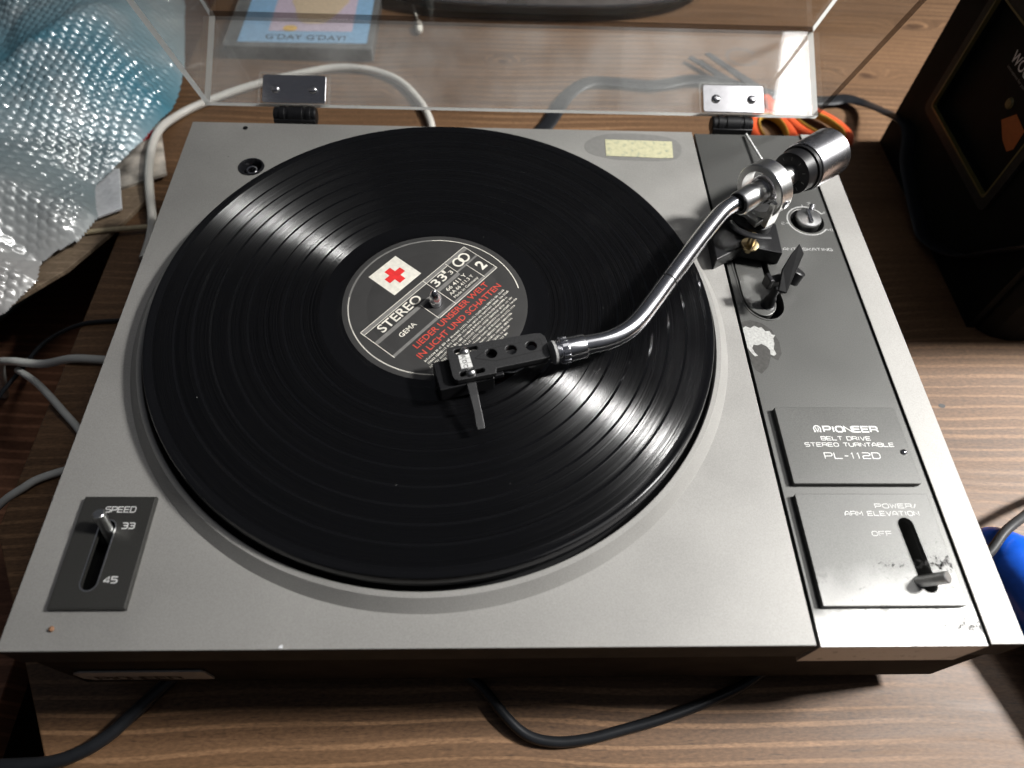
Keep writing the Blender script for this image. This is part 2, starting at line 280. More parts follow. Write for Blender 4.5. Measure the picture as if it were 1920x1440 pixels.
def vinyl():
    m, nt, b = mat('vinyl_grooves')
    tc = N(nt, 'ShaderNodeTexCoord'); sx = N(nt, 'ShaderNodeSeparateXYZ'); L(nt, tc.outputs['Object'], sx.inputs[0])
    cb = N(nt, 'ShaderNodeCombineXYZ'); L(nt, sx.outputs[0], cb.inputs[0]); L(nt, sx.outputs[1], cb.inputs[1])
    ln = N(nt, 'ShaderNodeVectorMath', operation='LENGTH'); L(nt, cb.outputs[0], ln.inputs[0]); r = ln.outputs['Value']
    rad = N(nt, 'ShaderNodeVectorMath', operation='NORMALIZE'); L(nt, cb.outputs[0], rad.inputs[0])
    at = N(nt, 'ShaderNodeMath', operation='ARCTAN2'); L(nt, sx.outputs[1], at.inputs[0]); L(nt, sx.outputs[0], at.inputs[1])
    def rnoise(freq, det, ang=0.0):
        c = N(nt, 'ShaderNodeCombineXYZ'); k = N(nt, 'ShaderNodeMath', operation='MULTIPLY'); k.inputs[1].default_value = freq; L(nt, r, k.inputs[0]); L(nt, k.outputs[0], c.inputs[0])
        k2 = N(nt, 'ShaderNodeVectorMath', operation='SCALE'); k2.inputs['Scale'].default_value = ang; L(nt, rad.outputs[0], k2.inputs[0])
        a2 = N(nt, 'ShaderNodeVectorMath', operation='MULTIPLY_ADD'); a2.inputs[1].default_value = (1, 1, 1); L(nt, k2.outputs[0], a2.inputs[0])
        c2 = N(nt, 'ShaderNodeCombineXYZ'); L(nt, k.outputs[0], c2.inputs[2]); L(nt, c2.outputs[0], a2.inputs[2])
        n = N(nt, 'ShaderNodeTexNoise', i_Scale=1.0, i_Detail=det, i_Roughness=0.6); L(nt, a2.outputs[0], n.inputs['Vector']); return n.outputs[0]
    fine = rnoise(5200, 2.0, 0.1); coarse = rnoise(420, 3.0, 0.1)
    # masks: 1 = cut grooves, 0 = smooth vinyl (gaps between tracks, lead-in, run-out)
    stops = [(0, 0)]
    gaps = [61, 71, 80.3, 89.4, 98.4, 107.6, 117, 126, 135.2]
    for a, bb in zip(gaps[:-1], gaps[1:]): stops += [(a+0.55, 1), (bb-0.55, 0)]
    stops += [(135.8, 1), (145.5, 0.35), (147.2, 0)]
    rr = N(nt, 'ShaderNodeMath', operation='MULTIPLY'); rr.inputs[1].default_value = 1/0.16; L(nt, r, rr.inputs[0])
    mk = ramp(nt, [(p/160, g(v)) for p, v in stops], 'CONSTANT'); L(nt, rr.outputs[0], mk.inputs[0])
    # groove wall tilt along the radius
    def ma(op, a, v): 
        x = N(nt, 'ShaderNodeMath', operation=op)
        if isinstance(a, (int, float)): x.inputs[0].default_value = a
        else: L(nt, a, x.inputs[0])
        if isinstance(v, (int, float)): x.inputs[1].default_value = v
        else: L(nt, v, x.inputs[1])
        return x.outputs[0]
    side = ma('SUBTRACT', ma('MULTIPLY', ma('GREATER_THAN', fine, 0.5), 2.0), 1.0); mid_ = rnoise(2300, 2.0, 0.12)
    t = ma('ADD', ma('MULTIPLY', side, 0.66), ma('MULTIPLY', ma('SUBTRACT', mid_, 0.5), 1.1)); t2 = ma('MULTIPLY', ma('SUBTRACT', coarse, 0.5), 0.9)
    t = ma('MULTIPLY', ma('ADD', t, t2), mk.outputs[0])
    sc = N(nt, 'ShaderNodeVectorMath', operation='SCALE'); L(nt, rad.outputs[0], sc.inputs[0]); L(nt, t, sc.inputs['Scale'])
    geo = N(nt, 'ShaderNodeNewGeometry'); av = N(nt, 'ShaderNodeVectorMath', operation='ADD'); L(nt, geo.outputs['Normal'], av.inputs[0]); L(nt, sc.outputs[0], av.inputs[1])
    nv = N(nt, 'ShaderNodeVectorMath', operation='NORMALIZE'); L(nt, av.outputs[0], nv.inputs[0]); L(nt, nv.outputs[0], b.inputs['Normal'])
    tg = N(nt, 'ShaderNodeTangent', direction_type='RADIAL', axis='Z'); L(nt, tg.outputs[0], b.inputs['Tangent'])
    vo = N(nt, 'ShaderNodeTexVoronoi', i_Scale=230.0); L(nt, tc.outputs['Object'], vo.inputs['Vector'])
    vs_ = N(nt, 'ShaderNodeSeparateColor'); L(nt, vo.outputs['Color'], vs_.inputs[0])
    dust = ma('MULTIPLY', ma('LESS_THAN', vo.outputs['Distance'], 0.055), ma('GREATER_THAN', vs_.outputs[0], 0.93))
    mxd = N(nt, 'ShaderNodeMix', data_type='RGBA'); L(nt, dust, mxd.inputs[0]); mxd.inputs[6].default_value = (0.0035, 0.0035, 0.004, 1); mxd.inputs[7].default_value = (0.12, 0.12, 0.115, 1)
    L(nt, mxd.outputs[2], b.inputs['Base Color'])
    b.inputs['Anisotropic Rotation'].default_value = 0.25
    an = ma('MULTIPLY', mk.outputs[0], 1.0); L(nt, an, b.inputs['Anisotropic'])
    ro = N(nt, 'ShaderNodeMapRange'); ro.inputs[3].default_value = 0.12; ro.inputs[4].default_value = 0.29; L(nt, mk.outputs[0], ro.inputs[0])
    L(nt, ro.outputs[0], b.inputs['Roughness'])
    b.inputs['Specular IOR Level'].default_value = 0.6
    return m
M['vinyl'] = vinyl()
M['label'] = simple('label_paper', (0.042, 0.041, 0.040), 0.5, var=0.1, nscale=80)

def bubble_mat():
    m, nt, b = mat('bubble_film'); co = coords(nt)
    n = N(nt, 'ShaderNodeTexNoise', i_Scale=7.0, i_Detail=3.0); L(nt, co, n.inputs['Vector'])
    sx = N(nt, 'ShaderNodeSeparateXYZ'); L(nt, co, sx.inputs[0])
    # printed blue card seen through the film: its own shape
    a = N(nt, 'ShaderNodeMath', operation='MULTIPLY_ADD'); L(nt, n.outputs[0], a.inputs[0]); a.inputs[1].default_value = 0.12; L(nt, sx.outputs[1], a.inputs[2])
    rp = ramp(nt, [(0.33, (0.44, 0.43, 0.42)), (0.42, (0.30, 0.37, 0.39)), (0.54, (0.08, 0.25, 0.33)), (0.66, (0.32, 0.42, 0.45)), (0.78, (0.42, 0.44, 0.44))]); L(nt, a.outputs[0], rp.inputs[0])
    n2 = N(nt, 'ShaderNodeTexNoise', i_Scale=25.0, i_Detail=5.0); L(nt, co, n2.inputs['Vector'])
    r2 = ramp(nt, [(0.5, g(0)), (0.75, g(0.5))]); L(nt, n2.outputs[0], r2.inputs[0])
    mx = N(nt, 'ShaderNodeMix', data_type='RGBA'); L(nt, r2.outputs[0], mx.inputs[0]); L(nt, rp.outputs[0], mx.inputs[6]); mx.inputs[7].default_value = (0.5, 0.52, 0.52, 1)
    L(nt, mx.outputs[2], b.inputs['Base Color']); b.inputs['Roughness'].default_value = 0.30
    b.inputs['Coat Weight'].default_value = 1.0; b.inputs['Coat Roughness'].default_value = 0.11; b.inputs['Specular IOR Level'].default_value = 0.9
    b.inputs['Metallic'].default_value = 0.05
    return m
M['bubble'] = bubble_mat()

# ------------------------------------------------------------------ mesh helpers (everything in millimetres)
class B:
    def __init__(s): s.v = []; s.f = []; s.sm = []
    def add(s, vs, fs, smooth=False):
        o = len(s.v); s.v += [tuple(x) for x in vs]
        for f in fs: s.f.append(tuple(i+o for i in f)); s.sm.append(smooth)
        return s
    def box(s, a, b):
        (x0, y0, z0), (x1, y1, z1) = a, b
        return s.add([(x0,y0,z0),(x1,y0,z0),(x1,y1,z0),(x0,y1,z0),(x0,y0,z1),(x1,y0,z1),(x1,y1,z1),(x0,y1,z1)],
            [(3,2,1,0),(4,5,6,7),(0,1,5,4),(1,2,6,5),(2,3,7,6),(3,0,4,7)])
    def obox(s, c, ax, ay, az):
        c, ax, ay, az = map(Vector, (c, ax, ay, az)); vs = []
        for k in (-1, 1):
            for i, j in ((-1,-1),(1,-1),(1,1),(-1,1)): vs.append(c + ax*i + ay*j + az*k)
        return s.add(vs, [(3,2,1,0),(4,5,6,7),(0,1,5,4),(1,2,6,5),(2,3,7,6),(3,0,4,7)])
    def lathe(s, prof, c=(0,0,0), axis=(0,0,1), seg=64, smooth=True, cap=False):
        c = Vector(c); a = Vector(axis).normalized()
        e1 = a.orthogonal().normalized() if abs(a.z) < 0.999 else Vector((1,0,0)); e2 = a.cross(e1)
        vs = []; fs = []; n = len(prof)
        for i in range(seg):
            t = 2*math.pi*i/seg; d = e1*math.cos(t) + e2*math.sin(t)
            for r, h in prof: vs.append(c + d*r + a*h)
        for i in range(seg):
            j = (i+1) % seg
            for k in range(n-1): fs.append((i*n+k, j*n+k, j*n+k+1, i*n+k+1))
        s.add(vs, fs, smooth)
        if cap:
            o = len(s.v) - len(vs)
            if prof[0][0] > 1e-6: s.f.append(tuple(o+i*n for i in range(seg))[::-1]); s.sm.append(False)
            if prof[-1][0] > 1e-6: s.f.append(tuple(o+i*n+n-1 for i in range(seg))); s.sm.append(False)
        return s
    def cyl(s, p0, p1, r, seg=32, r1=None, ch=0.0):
        p0, p1 = Vector(p0), Vector(p1); h = (p1-p0).length; r1 = r if r1 is None else r1
        s.lathe([(r, 0), (r1, h)] if ch == 0 else [(r-ch, 0), (r, ch), (r1, h-ch), (r1-ch, h)], p0, p1-p0, seg, True, True); return s
    def tube(s, path, r, seg=12, up=None, rz=None, cap=True):
        P = [Vector(p) for p in path]; vs = []; fs = []; n = len(P); prev = None
        for i, p in enumerate(P):
            t = (P[min(i+1, n-1)] - P[max(i-1, 0)]).normalized()
            if prev is None: e1 = Vector((0,0,1)).cross(t); e1 = e1.normalized() if e1.length > 1e-3 else Vector((1,0,0))
            else: e1 = (prev - t*prev.dot(t)).normalized()
            if up: e1 = Vector(up).cross(t).normalized()
            prev = e1; e2 = t.cross(e1); rr = r[i] if isinstance(r, (list, tuple)) else r
            for k in range(seg):
                a = 2*math.pi*k/seg; vs.append(p + e1*math.cos(a)*rr + e2*math.sin(a)*(rz if rz else rr))
        for i in range(n-1):
            for k in range(seg):
                j = (k+1) % seg; fs.append((i*seg+k, i*seg+j, (i+1)*seg+j, (i+1)*seg+k))
        s.add(vs, fs, True)
        if cap:
            o = len(s.v)-len(vs); s.f.append(tuple(o+k for k in range(seg))[::-1]); s.sm.append(False)
            s.f.append(tuple(o+(n-1)*seg+k for k in range(seg))); s.sm.append(False)
        return s
    def prism(s, poly, z0, z1):
        n = len(poly)
        if sum(poly[i][0]*poly[(i+1)%n][1]-poly[(i+1)%n][0]*poly[i][1] for i in range(n)) < 0: poly = poly[::-1]
        vs = [(x, y, z0) for x, y in poly] + [(x, y, z1) for x, y in poly]
        return s.add(vs, [tuple(range(n))[::-1], tuple(range(n, 2*n))] + [(i, (i+1)%n, n+(i+1)%n, n+i) for i in range(n)])
    def xf(s, mtx):
        s.v = [tuple(mtx @ Vector(v)) for v in s.v]; return s
    def mesh(s, name):
        m = bpy.data.meshes.new(name); m.from_pydata(s.v, [], s.f); m.polygons.foreach_set('use_smooth', s.sm); m.update(); return m

def rrect(x0, y0, x1, y1, r, n=6):
    out = []
    for cx, cy, a0 in ((x1-r, y1-r, 0), (x0+r, y1-r, 90), (x0+r, y0+r, 180), (x1-r, y0+r, 270)):
        for k in range(n+1):
            a = math.radians(a0+90*k/n); out.append((cx+r*math.cos(a), cy+r*math.sin(a)))
    return out
def circ(cx, cy, r, n=48): return [(cx+r*math.cos(2*math.pi*k/n), cy+r*math.sin(2*math.pi*k/n)) for k in range(n)]
def stadium(a, b, r, n=12):
    a, b = Vector(a), Vector(b); d = (b-a).normalized(); base = math.atan2(d.y, d.x); out = []
    for c, s0 in ((b, -90), (a, 90)):
        for k in range(n+1):
            t = base + math.radians(s0+180*k/n); out.append((c.x+r*math.cos(t), c.y+r*math.sin(t)))
    return out
def smooth(pts, n=8, closed=False):
    P = [Vector(p) for p in pts]; out = []; m = len(P)
    rng = range(m if closed else m-1)
    for i in rng:
        if closed: a, b, c, d = P[(i-1)%m], P[i], P[(i+1)%m], P[(i+2)%m]
        else: a, b, c, d = P[max(i-1,0)], P[i], P[i+1], P[min(i+2,m-1)]
        for k in range(n):
            t = k/n; out.append(0.5*((2*b)+(c-a)*t+(2*a-5*b+4*c-d)*t*t+(3*b-a-3*c+d)*t**3))
    if not closed: out.append(P[-1])
    return out

def curve_mesh(cu, name):
    o = bpy.data.objects.new('tmp', cu); COL.objects.link(o)
    dg = bpy.context.evaluated_depsgraph_get(); dg.update()
    m = bpy.data.meshes.new_from_object(o.evaluated_get(dg)); m.name = name
    bpy.data.objects.remove(o); bpy.data.curves.remove(cu); return m
def plate(polys, z0, z1, bevel=0.0):
    """flat plate with holes: first polygon outlines, following ones cut out; returns (verts, faces)"""
    cu = bpy.data.curves.new('c', 'CURVE'); cu.dimensions = '2D'; cu.fill_mode = 'BOTH'
    cu.extrude = (z1-z0)/2 - bevel; cu.bevel_depth = bevel; cu.bevel_resolution = 1; cu.offset = -bevel
    for p in polys:
        sp = cu.splines.new('POLY'); sp.points.add(len(p)-1); sp.use_cyclic_u = True
        for q, (x, y) in zip(sp.points, p): q.co = (x, y, 0, 1)
    m = curve_mesh(cu, 'c'); b = B()
    b.add([(v.co.x, v.co.y, v.co.z+(z0+z1)/2) for v in m.vertices], [tuple(f.vertices) for f in m.polygons]); bpy.data.meshes.remove(m); return b
def text(s, size, x, y, z, rot=0.0, align='LEFT', ext=0.08, shear=0.0, sx=1.0, space=1.0, bold=0.0, fit=None):
    cu = bpy.data.curves.new('t', 'FONT'); cu.body = s; cu.size = size; cu.align_x = align; cu.extrude = ext; cu.shear = shear; cu.space_character = space; cu.offset = bold; cu.resolution_u = 3
    m = curve_mesh(cu, 't'); xs = [v.co.x for v in m.vertices]
    if fit:
        k = fit/(max(xs)-min(xs)); sx = k
    b = B(); c, sn = math.cos(rot), math.sin(rot); x0 = min(xs) if fit else 0
    b.add([(x+c*(v.co.x-x0)*sx-sn*v.co.y, y+sn*(v.co.x-x0)*sx+c*v.co.y, z+v.co.z) for v in m.vertices], [tuple(f.vertices) for f in m.polygons])
    bpy.data.meshes.remove(m); return b
# squared wide lettering drawn with strokes (unit box 1 wide, 1 high)
k = 0.22
GL = {
 'A': [[(0,0),(0,.5),(.32,1),(.68,1),(1,.5),(1,0)],[(0,.34),(1,.34)]], 'B': [[(0,0),(0,1),(.85,1),(1,.88),(1,.64),(.85,.52),(0,.52)],[(.85,.52),(1,.4),(1,.12),(.85,0),(0,0)]],
 'C': [[(1,1),(k,1),(0,1-k),(0,k),(k,0),(1,0)]], 'D': [[(0,0),(0,1),(1-k,1),(1,1-k),(1,k),(1-k,0),(0,0)]],
 'E': [[(1,1),(0,1),(0,0),(1,0)],[(0,.5),(.9,.5)]], 'F': [[(1,1),(0,1),(0,0)],[(0,.5),(.85,.5)]],
 'G': [[(1,1),(k,1),(0,1-k),(0,k),(k,0),(1,0),(1,.45),(.5,.45)]], 'H': [[(0,0),(0,1)],[(1,0),(1,1)],[(0,.5),(1,.5)]],
 'I': [[(.5,0),(.5,1)]], 'K': [[(0,0),(0,1)],[(0,.45),(.3,.45),(1,1)],[(.3,.45),(1,0)]], 'L': [[(0,1),(0,0),(1,0)]],
 'M': [[(0,0),(0,1),(.5,.35),(1,1),(1,0)]], 'N': [[(0,0),(0,1),(1,0),(1,1)]], 'O': [[(k,0),(0,k),(0,1-k),(k,1),(1-k,1),(1,1-k),(1,k),(1-k,0),(k,0)]],
 'P': [[(0,0),(0,1),(.82,1),(1,.85),(1,.58),(.82,.42),(0,.42)]], 'R': [[(0,0),(0,1),(.82,1),(1,.85),(1,.6),(.82,.45),(0,.45)],[(.72,.45),(1,.2),(1,0)]],
 'S': [[(1,1),(k*.8,1),(0,.86),(0,.62),(k*.8,.52),(1-k*.8,.52),(1,.4),(1,.14),(1-k*.8,0),(0,0)]], 'T': [[(0,1),(1,1)],[(.5,1),(.5,0)]],
 'U': [[(0,1),(0,k),(k,0),(1-k,0),(1,k),(1,1)]], 'V': [[(0,1),(.45,0),(.55,0),(1,1)]], 'W': [[(0,1),(.22,0),(.5,.8),(.78,0),(1,1)]],
 'Y': [[(0,1),(.5,.5),(1,1)],[(.5,.5),(.5,0)]], '-': [[(.1,.45),(.9,.45)]], '/': [[(.1,0),(.8,1)]], ' ': [],
 '0': [[(k,0),(0,k),(0,1-k),(k,1),(1-k,1),(1,1-k),(1,k),(1-k,0),(k,0)]], '1': [[(.15,.75),(.5,1),(.5,0)]],
 '2': [[(0,1),(1-k,1),(1,.86),(1,.62),(1-k,.5),(k,.5),(0,.38),(0,0),(1,0)]], '3': [[(0,1),(1-k,1),(1,.86),(1,.64),(.85,.52),(.25,.52)],[(.85,.52),(1,.4),(1,.14),(1-k,0),(0,0)]],
 '4': [[(.75,0),(.75,1),(0,.35),(0,.25),(1,.25)]], '5': [[(1,1),(0,1),(0,.56),(1-k,.56),(1,.42),(1,.14),(1-k,0),(0,0)]],
}
def strokes(s, x, y, z, width, h, th, gapf=0.28, h0=0.15, italic=0.0):
    """s laid out to total width; strokes of thickness th, raised h0"""
    wd = {'I': 0.3, ' ': 0.55, '1': 0.5, '-': 0.6, '/': 0.6}
    tot = sum(wd.get(c, 1) for c in s) + gapf*(len(s)-1); cw = width/tot; b = B(); cx = x
    for c in s:
        w_ = wd.get(c, 1)*cw
        for line in GL[c]:
            pts = [Vector((cx+px*(w_ if c not in 'I' else w_)+italic*py*h, y+py*h, 0)) for px, py in line]
            n = len(pts); lo = []; hi = []
            for i in range(n):
                closed = (pts[0]-pts[-1]).length < 1e-5
                a = pts[i-1] if i > 0 else (pts[-2] if closed else pts[0]); c_ = pts[i+1] if i < n-1 else (pts[1] if closed else pts[-1])
                d1 = (pts[i]-a).normalized() if (pts[i]-a).length > 1e-6 else (c_-pts[i]).normalized()
                d2 = (c_-pts[i]).normalized() if (c_-pts[i]).length > 1e-6 else d1
                tt = (d1+d2); tt = tt.normalized() if tt.length > 1e-3 else d1
                nn = Vector((-tt.y, tt.x, 0)); sc = min(1.6, 1/max(0.3, nn.dot(Vector((-d1.y, d1.x, 0)))))
                lo.append(pts[i]-nn*th/2*sc); hi.append(pts[i]+nn*th/2*sc)
            vs = [(v.x, v.y, z+h0) for v in lo] + [(v.x, v.y, z+h0) for v in hi]
            b.add(vs, [(i, i+1, n+i+1, n+i) for i in range(n-1)])
        cx += w_ + gapf*cw
    return b

ORG = {}
def link(name, mesh, m, parent=None, bevel=0.0, segs=2):
    o = bpy.data.objects.new(name, mesh); COL.objects.link(o)
    if m is not None and not isinstance(m, (list, tuple)): mesh.materials.append(m)
    elif m: [mesh.materials.append(x) for x in m]
    if parent: o.parent = parent
    if any(p.use_smooth for p in mesh.polygons): mesh.set_sharp_from_angle(angle=math.radians(38))
    if bevel:
        md = o.modifiers.new('bevel', 'BEVEL'); md.width = bevel*MM; md.segments = segs; md.limit_method = 'ANGLE'; md.angle_limit = math.radians(40)
    return o
def obj(name, b, m, parent=None, bevel=0.0, origin=None, segs=2, label=None):
    V = np.array(b.v)
    if origin is None: origin = ((V[:,0].min()+V[:,0].max())/2, (V[:,1].min()+V[:,1].max())/2, V[:,2].min())
    og = Vector(origin); b.v = [((x-og.x)*MM, (y-og.y)*MM, (z-og.z)*MM) for x, y, z in b.v]
    me = b.mesh(name); o = link(name, me, m, parent, bevel, segs)
    po = ORG[parent.name] if parent else Vector((0,0,0))
    o.location = (og-po)*MM; ORG[o.name] = og
    if label: o['label'] = label
    return o
def thing(name, label, cat, loc, group=None):
    o = bpy.data.objects.new(name, None); COL.objects.link(o); o.empty_display_size = 0.02
    o.location = Vector(loc)*MM; ORG[o.name] = Vector(loc); o['label'] = label; o['category'] = cat
    if group: o['group'] = group
    return o
def tag(o, label=None, cat=None, group=None, kind=None):
    for kk, vv in (('label', label), ('category', cat), ('group', group), ('kind', kind)):
        if vv: o[kk] = vv
    return o

TZ = -92.0     # table top height (deck surface = 0)
RC = (172.94, 175.74)
# ------------------------------------------------------------------ setting
tb = B().prism([(-16,-33),(-10,-260),(1600,-260),(1600,1500),(-85,1500),(-85,88)], TZ-28, TZ)
tag(obj('wooden_table', tb, M['table'], bevel=1.0, origin=(0,0,TZ)), 'brown stained pine table top with long grain and dark knots under the turntable', 'table')
TBL = bpy.data.objects['wooden_table']
obj('nail_hole', B().prism([(514.4+2.4*math.cos(a*math.pi/8), 177.3+1.7*math.sin(a*math.pi/8)) for a in range(16)], TZ+0.05, TZ+0.1), M['blackprint'], TBL)
def ribbon(b, pts, th, z):
    n = len(pts); lo = []; hi = []
    for i in range(n):
        d = Vector(pts[min(i+1,n-1)])-Vector(pts[max(i-1,0)]); d.normalize(); nn = Vector((-d.y,d.x))
        lo.append(Vector(pts[i])-nn*th/2); hi.append(Vector(pts[i])+nn*th/2)
    b.add([(v.x,v.y,z) for v in lo]+[(v.x,v.y,z) for v in hi], [(i,i+1,n+i+1,n+i) for i in range(n-1)]); return b
obj('ring_stain', ribbon(B(), [(456+15*math.cos(a*math.pi/24)+random.uniform(-.5,.5), 588+14*math.sin(a*math.pi/24)) for a in range(3,46)], 3.6, TZ+0.06), simple('dark_stain', (0.10,0.065,0.045), 0.6, var=0.4, nscale=300), TBL)
fl = B().box((-1500,-900,-420), (1800,1800,-400)); o = obj('floor', fl, M['floor']); o['kind'] = 'structure'
# lower bench and board at the left, beside the table
bn = B().box((-900,-500,-215), (-110,900,-190)); tag(obj('low_bench', bn, M['stool'], bevel=1.5), 'dark reddish brown low bench standing to the left of the table', 'bench')
bd = B().prism([(-420,110),(-152,240),(-127,268),(-109,288),(-96,312),(-84,334),(-68,372),(-90,450),(-420,330)], TZ+0.15, TZ+4.0)
tag(obj('loose_board', bd, M['bench'], bevel=0.6), 'thin dull brown loose board lying diagonally over the left table edge under the bubble wrap', 'board')

# ------------------------------------------------------------------ turntable
T = thing('turntable', 'grey belt drive stereo turntable with raised clear lid standing on the wooden table', 'turntable', (218, 172, TZ))
plinth = obj('plinth', B().box((1.2,1.2,-74), (434.8,342.8,-21)), M['plinth'], T, bevel=1.0)
for fx, fy in ((40,40),(396,40),(40,305),(396,305)):
    obj('foot', B().lathe([(15,TZ),(17,TZ+2),(18,TZ+14),(16,-74)], (fx,fy,0), (0,0,1), 40, True, True), M['rubber'], T)
SLOT1 = stadium((30.4,27.6), (30.8,52.4), 3.6)
ADP = circ(47.6, 299.5, 8.2)
deck = plate([[(0,0),(343.2,0),(343.2,344.3),(0,344.3)], stadium((30.4,27.6),(30.8,52.4),8.0), ADP], -21, 0, 0.35)
deck.v += []
d2 = plate([[(420.35,0),(436.2,0),(436.2,344.3),(420.35,344.3)]], -21, 0, 0.35); deck.add(d2.v, d2.f)
dp = obj('deck_panel', deck, [M['deck'], M['deckedge']], T, origin=(0,0,-21))
for f_ in dp.data.polygons:
    if f_.normal.z < 0.3: f_.material_index = 1
obj('slot_floor', B().box((20,16,-20.5), (42,64,-12)), M['matteblack'], T)
# platform round the platter
obj('platter_surround', B().lathe([(161.6,0.02),(161.2,0.3),(156.8,5.7),(156.3,6.1),(153.9,6.1),(153.6,5.8),(153.6,0.1)], (RC[0],RC[1],0), (0,0,1), 256), M['deck'], T)
obj('platter_well', B().lathe([(0.1,0.15),(153.7,0.15)], (RC[0],RC[1],0), (0,0,1), 128), M['matteblack'], T)
obj('platter', B().lathe([(147,2),(150.6,3),(151.2,6),(151.0,9.5),(150.0,11.3),(148.2,12.0),(147,12.1),(0.1,12.1)], (RC[0],RC[1],0), (0,0,1), 256), M['platter'], T)
obj('spindle', B().lathe([(3.55,12.2),(3.6,15.5),(3.5,18.5),(3.0,20.2),(1.6,23.3),(0.5,24.4),(0.05,24.6)], (RC[0],RC[1],0), (0,0,1), 48), M['chrome'], T)
# 45 adapter well
ad = obj('adapter_well', B().lathe([(8.1,0.1),(8.1,0.5),(7.0,0.6),(6.6,-0.2),(5.6,-6),(5.4,-8),(0.05,-8)], (47.6,299.5,0), (0,0,1), 48), M['platter'], T)
obj('spindle_cup', B().lathe([(3.8,-8),(3.8,-2.4),(3.3,-2),(2.6,-2.2),(2.6,-7)], (47.6,299.5,0), (0,0,1), 32), M['steel'], ad)
obj('screw', B().lathe([(1.6,0.02),(1.5,0.5),(0.9,0.75),(0.05,0.8)], (36.5,338.5,0), (0,0,1), 20), M['matteblack'], T)
# aged sticker with glue halo
obj('glue_stain', B().prism([(p.x,p.y) for p in smooth([(268,331,0),(283,340,0),(312,340.5,0),(330,335,0),(333,324,0),(325,314,0),(296,313,0),(280,315,0),(268,321,0)],6,True)], 0.02, 0.08),
    simple('glue_residue', (0.255,0.25,0.238), 0.44, metal=0.3, var=0.06), T)
obj('sticker', B().prism([(281.3,334),(327.6,333.2),(326,316),(317,315.6),(300,316.4),(280.6,316.9)], 0.1, 0.3), M['sticker'], T, label='small yellowed sticker peeling at the rear edge')

# speed plate
sp = plate([[(16.4,16.4),(48.6,16.4),(48.6,67.6),(16.4,67.6)], SLOT1], 0.02, 3.0, 0.45)
spo = obj('speed_plate', sp, paint('speed_plate_paint', (0.055, 0.054, 0.050), 0.45, 0.40, 0.14), T)
obj('slot_rim', plate([stadium((30.4,27.6),(30.8,52.4),4.0), stadium((30.4,27.6),(30.8,52.4),3.45)], 2.6, 3.12), M['brushed'], spo)
sptx = strokes('SPEED', 27.6, 59.8, 3.0, 13.4, 2.6, 0.42, h0=0.08)
t_ = strokes('33', 37.2, 52.0, 3.0, 5.4, 2.6, 0.5, h0=0.08); sptx.add(t_.v, t_.f)
t_ = strokes('45', 36.6, 27.4, 3.0, 5.4, 2.6, 0.5, h0=0.08); sptx.add(t_.v, t_.f)
obj('lettering', sptx, M['white'], spo)
obj('speed_lever', B().cyl((30.9,47.2,-12), (31.5,54.6,14.5), 2.55, 40, ch=0.35), M['brushed'], T)

# armboard with stylus-side slot and anti-skate well
SL2 = [(349.5,206),(350.2,192),(353.5,184),(360.5,179.3),(367.5,180.3),(372.6,186.5),(373.2,197),(370.5,214),(369,232),(351,232)]
SL2 = [(p.x,p.y) for p in smooth([(x,y,0) for x,y in SL2],5,True)]
WELL = circ(404.6, 259.6, 10.6, 56)
SLB = stadium((399.2,53.8),(400.6,25.6),3.9)
AZ = -1.3
arm = plate([[(345.4,-0.4),(420.0,-0.4),(420.0,344.3),(345.4,344.3)], SL2, WELL, SLB], -29.5, AZ, 0.3)
KWEAR = pale_zone_paint('armboard_worn', (0.105,0.105,0.10), 0.45, 0.42, 0.018, 0.034)
armo = obj('armboard', arm, KWEAR, T, origin=(382,-0.4,-29.5))
obj('slot_lip', plate([[(x+(x-361.5)*0.055, y+(y-205)*0.035) for x,y in SL2], SL2], AZ+0.02, AZ+0.35), M['arm'], armo)
obj('slot_floor', B().box((347,176,-14), (376,236,-11)), M['matteblack'], T)
cx_, cy_ = 361.5, 207
obj('slide_plate', plate([[(cx_+(x-cx_)*0.78-0.4, cy_+(y-cy_)*0.86+0.8) for x,y in SL2]], -10.5, -3.6, 0.3), M['arm'], T)
obj('gap_floor', B().box((342,2,-20), (347,343,-16)), M['matteblack'], T)
# worn patch: bare metal with darker halo
random.seed(3)
def blob(cx, cy, rx, ry, n=40, j=0.12, a0=0, a1=360, rot=0):
    return [(cx+rx*(1+random.uniform(-j,j))*math.cos(math.radians(a0+(a1-a0)*i/n)), cy+ry*(1+random.uniform(-j,j))*math.sin(math.radians(a0+(a1-a0)*i/n))) for i in range(n)]
halo = [(345.6,177),(351,178.5),(357,176.5),(362,171.5),(364.5,163),(364,155),(361,150.5),(357.5,153),(354.5,146),(350,141.5),(347,144),(345.6,150)]
obj('wear_halo', B().prism(halo, AZ+0.01, AZ+0.05), simple('rubbed_paint', (0.062,0.060,0.056), 0.45, metal=0.4, var=0.2, nscale=500), armo)
bare = [(345.6,172.5),(347.5,174),(350,172.6),(352.5,174.4),(354.8,172.8),(356.5,173.5),(358.2,170.4),(360.5,170.8),(361.4,168.2),(363.2,167.9),(361.6,165.6),(361.4,161.6),(360.2,158.2),(361,154.8),(359.4,153.4),(357.6,154.4),(358,157.4),(356.4,160.2),(354,161.6),(351.6,160.6),(349.4,161),(348.2,158.6),(349,155.6),(350.4,153.6),(348.6,153),(347,155.6),(345.6,158.6)]
obj('bare_patch', B().prism(bare, AZ+0.06, AZ+0.1), simple('bare_metal', (0.38,0.38,0.365), 0.5, metal=0.3, var=0.25, nscale=700, bump=0.4), armo)

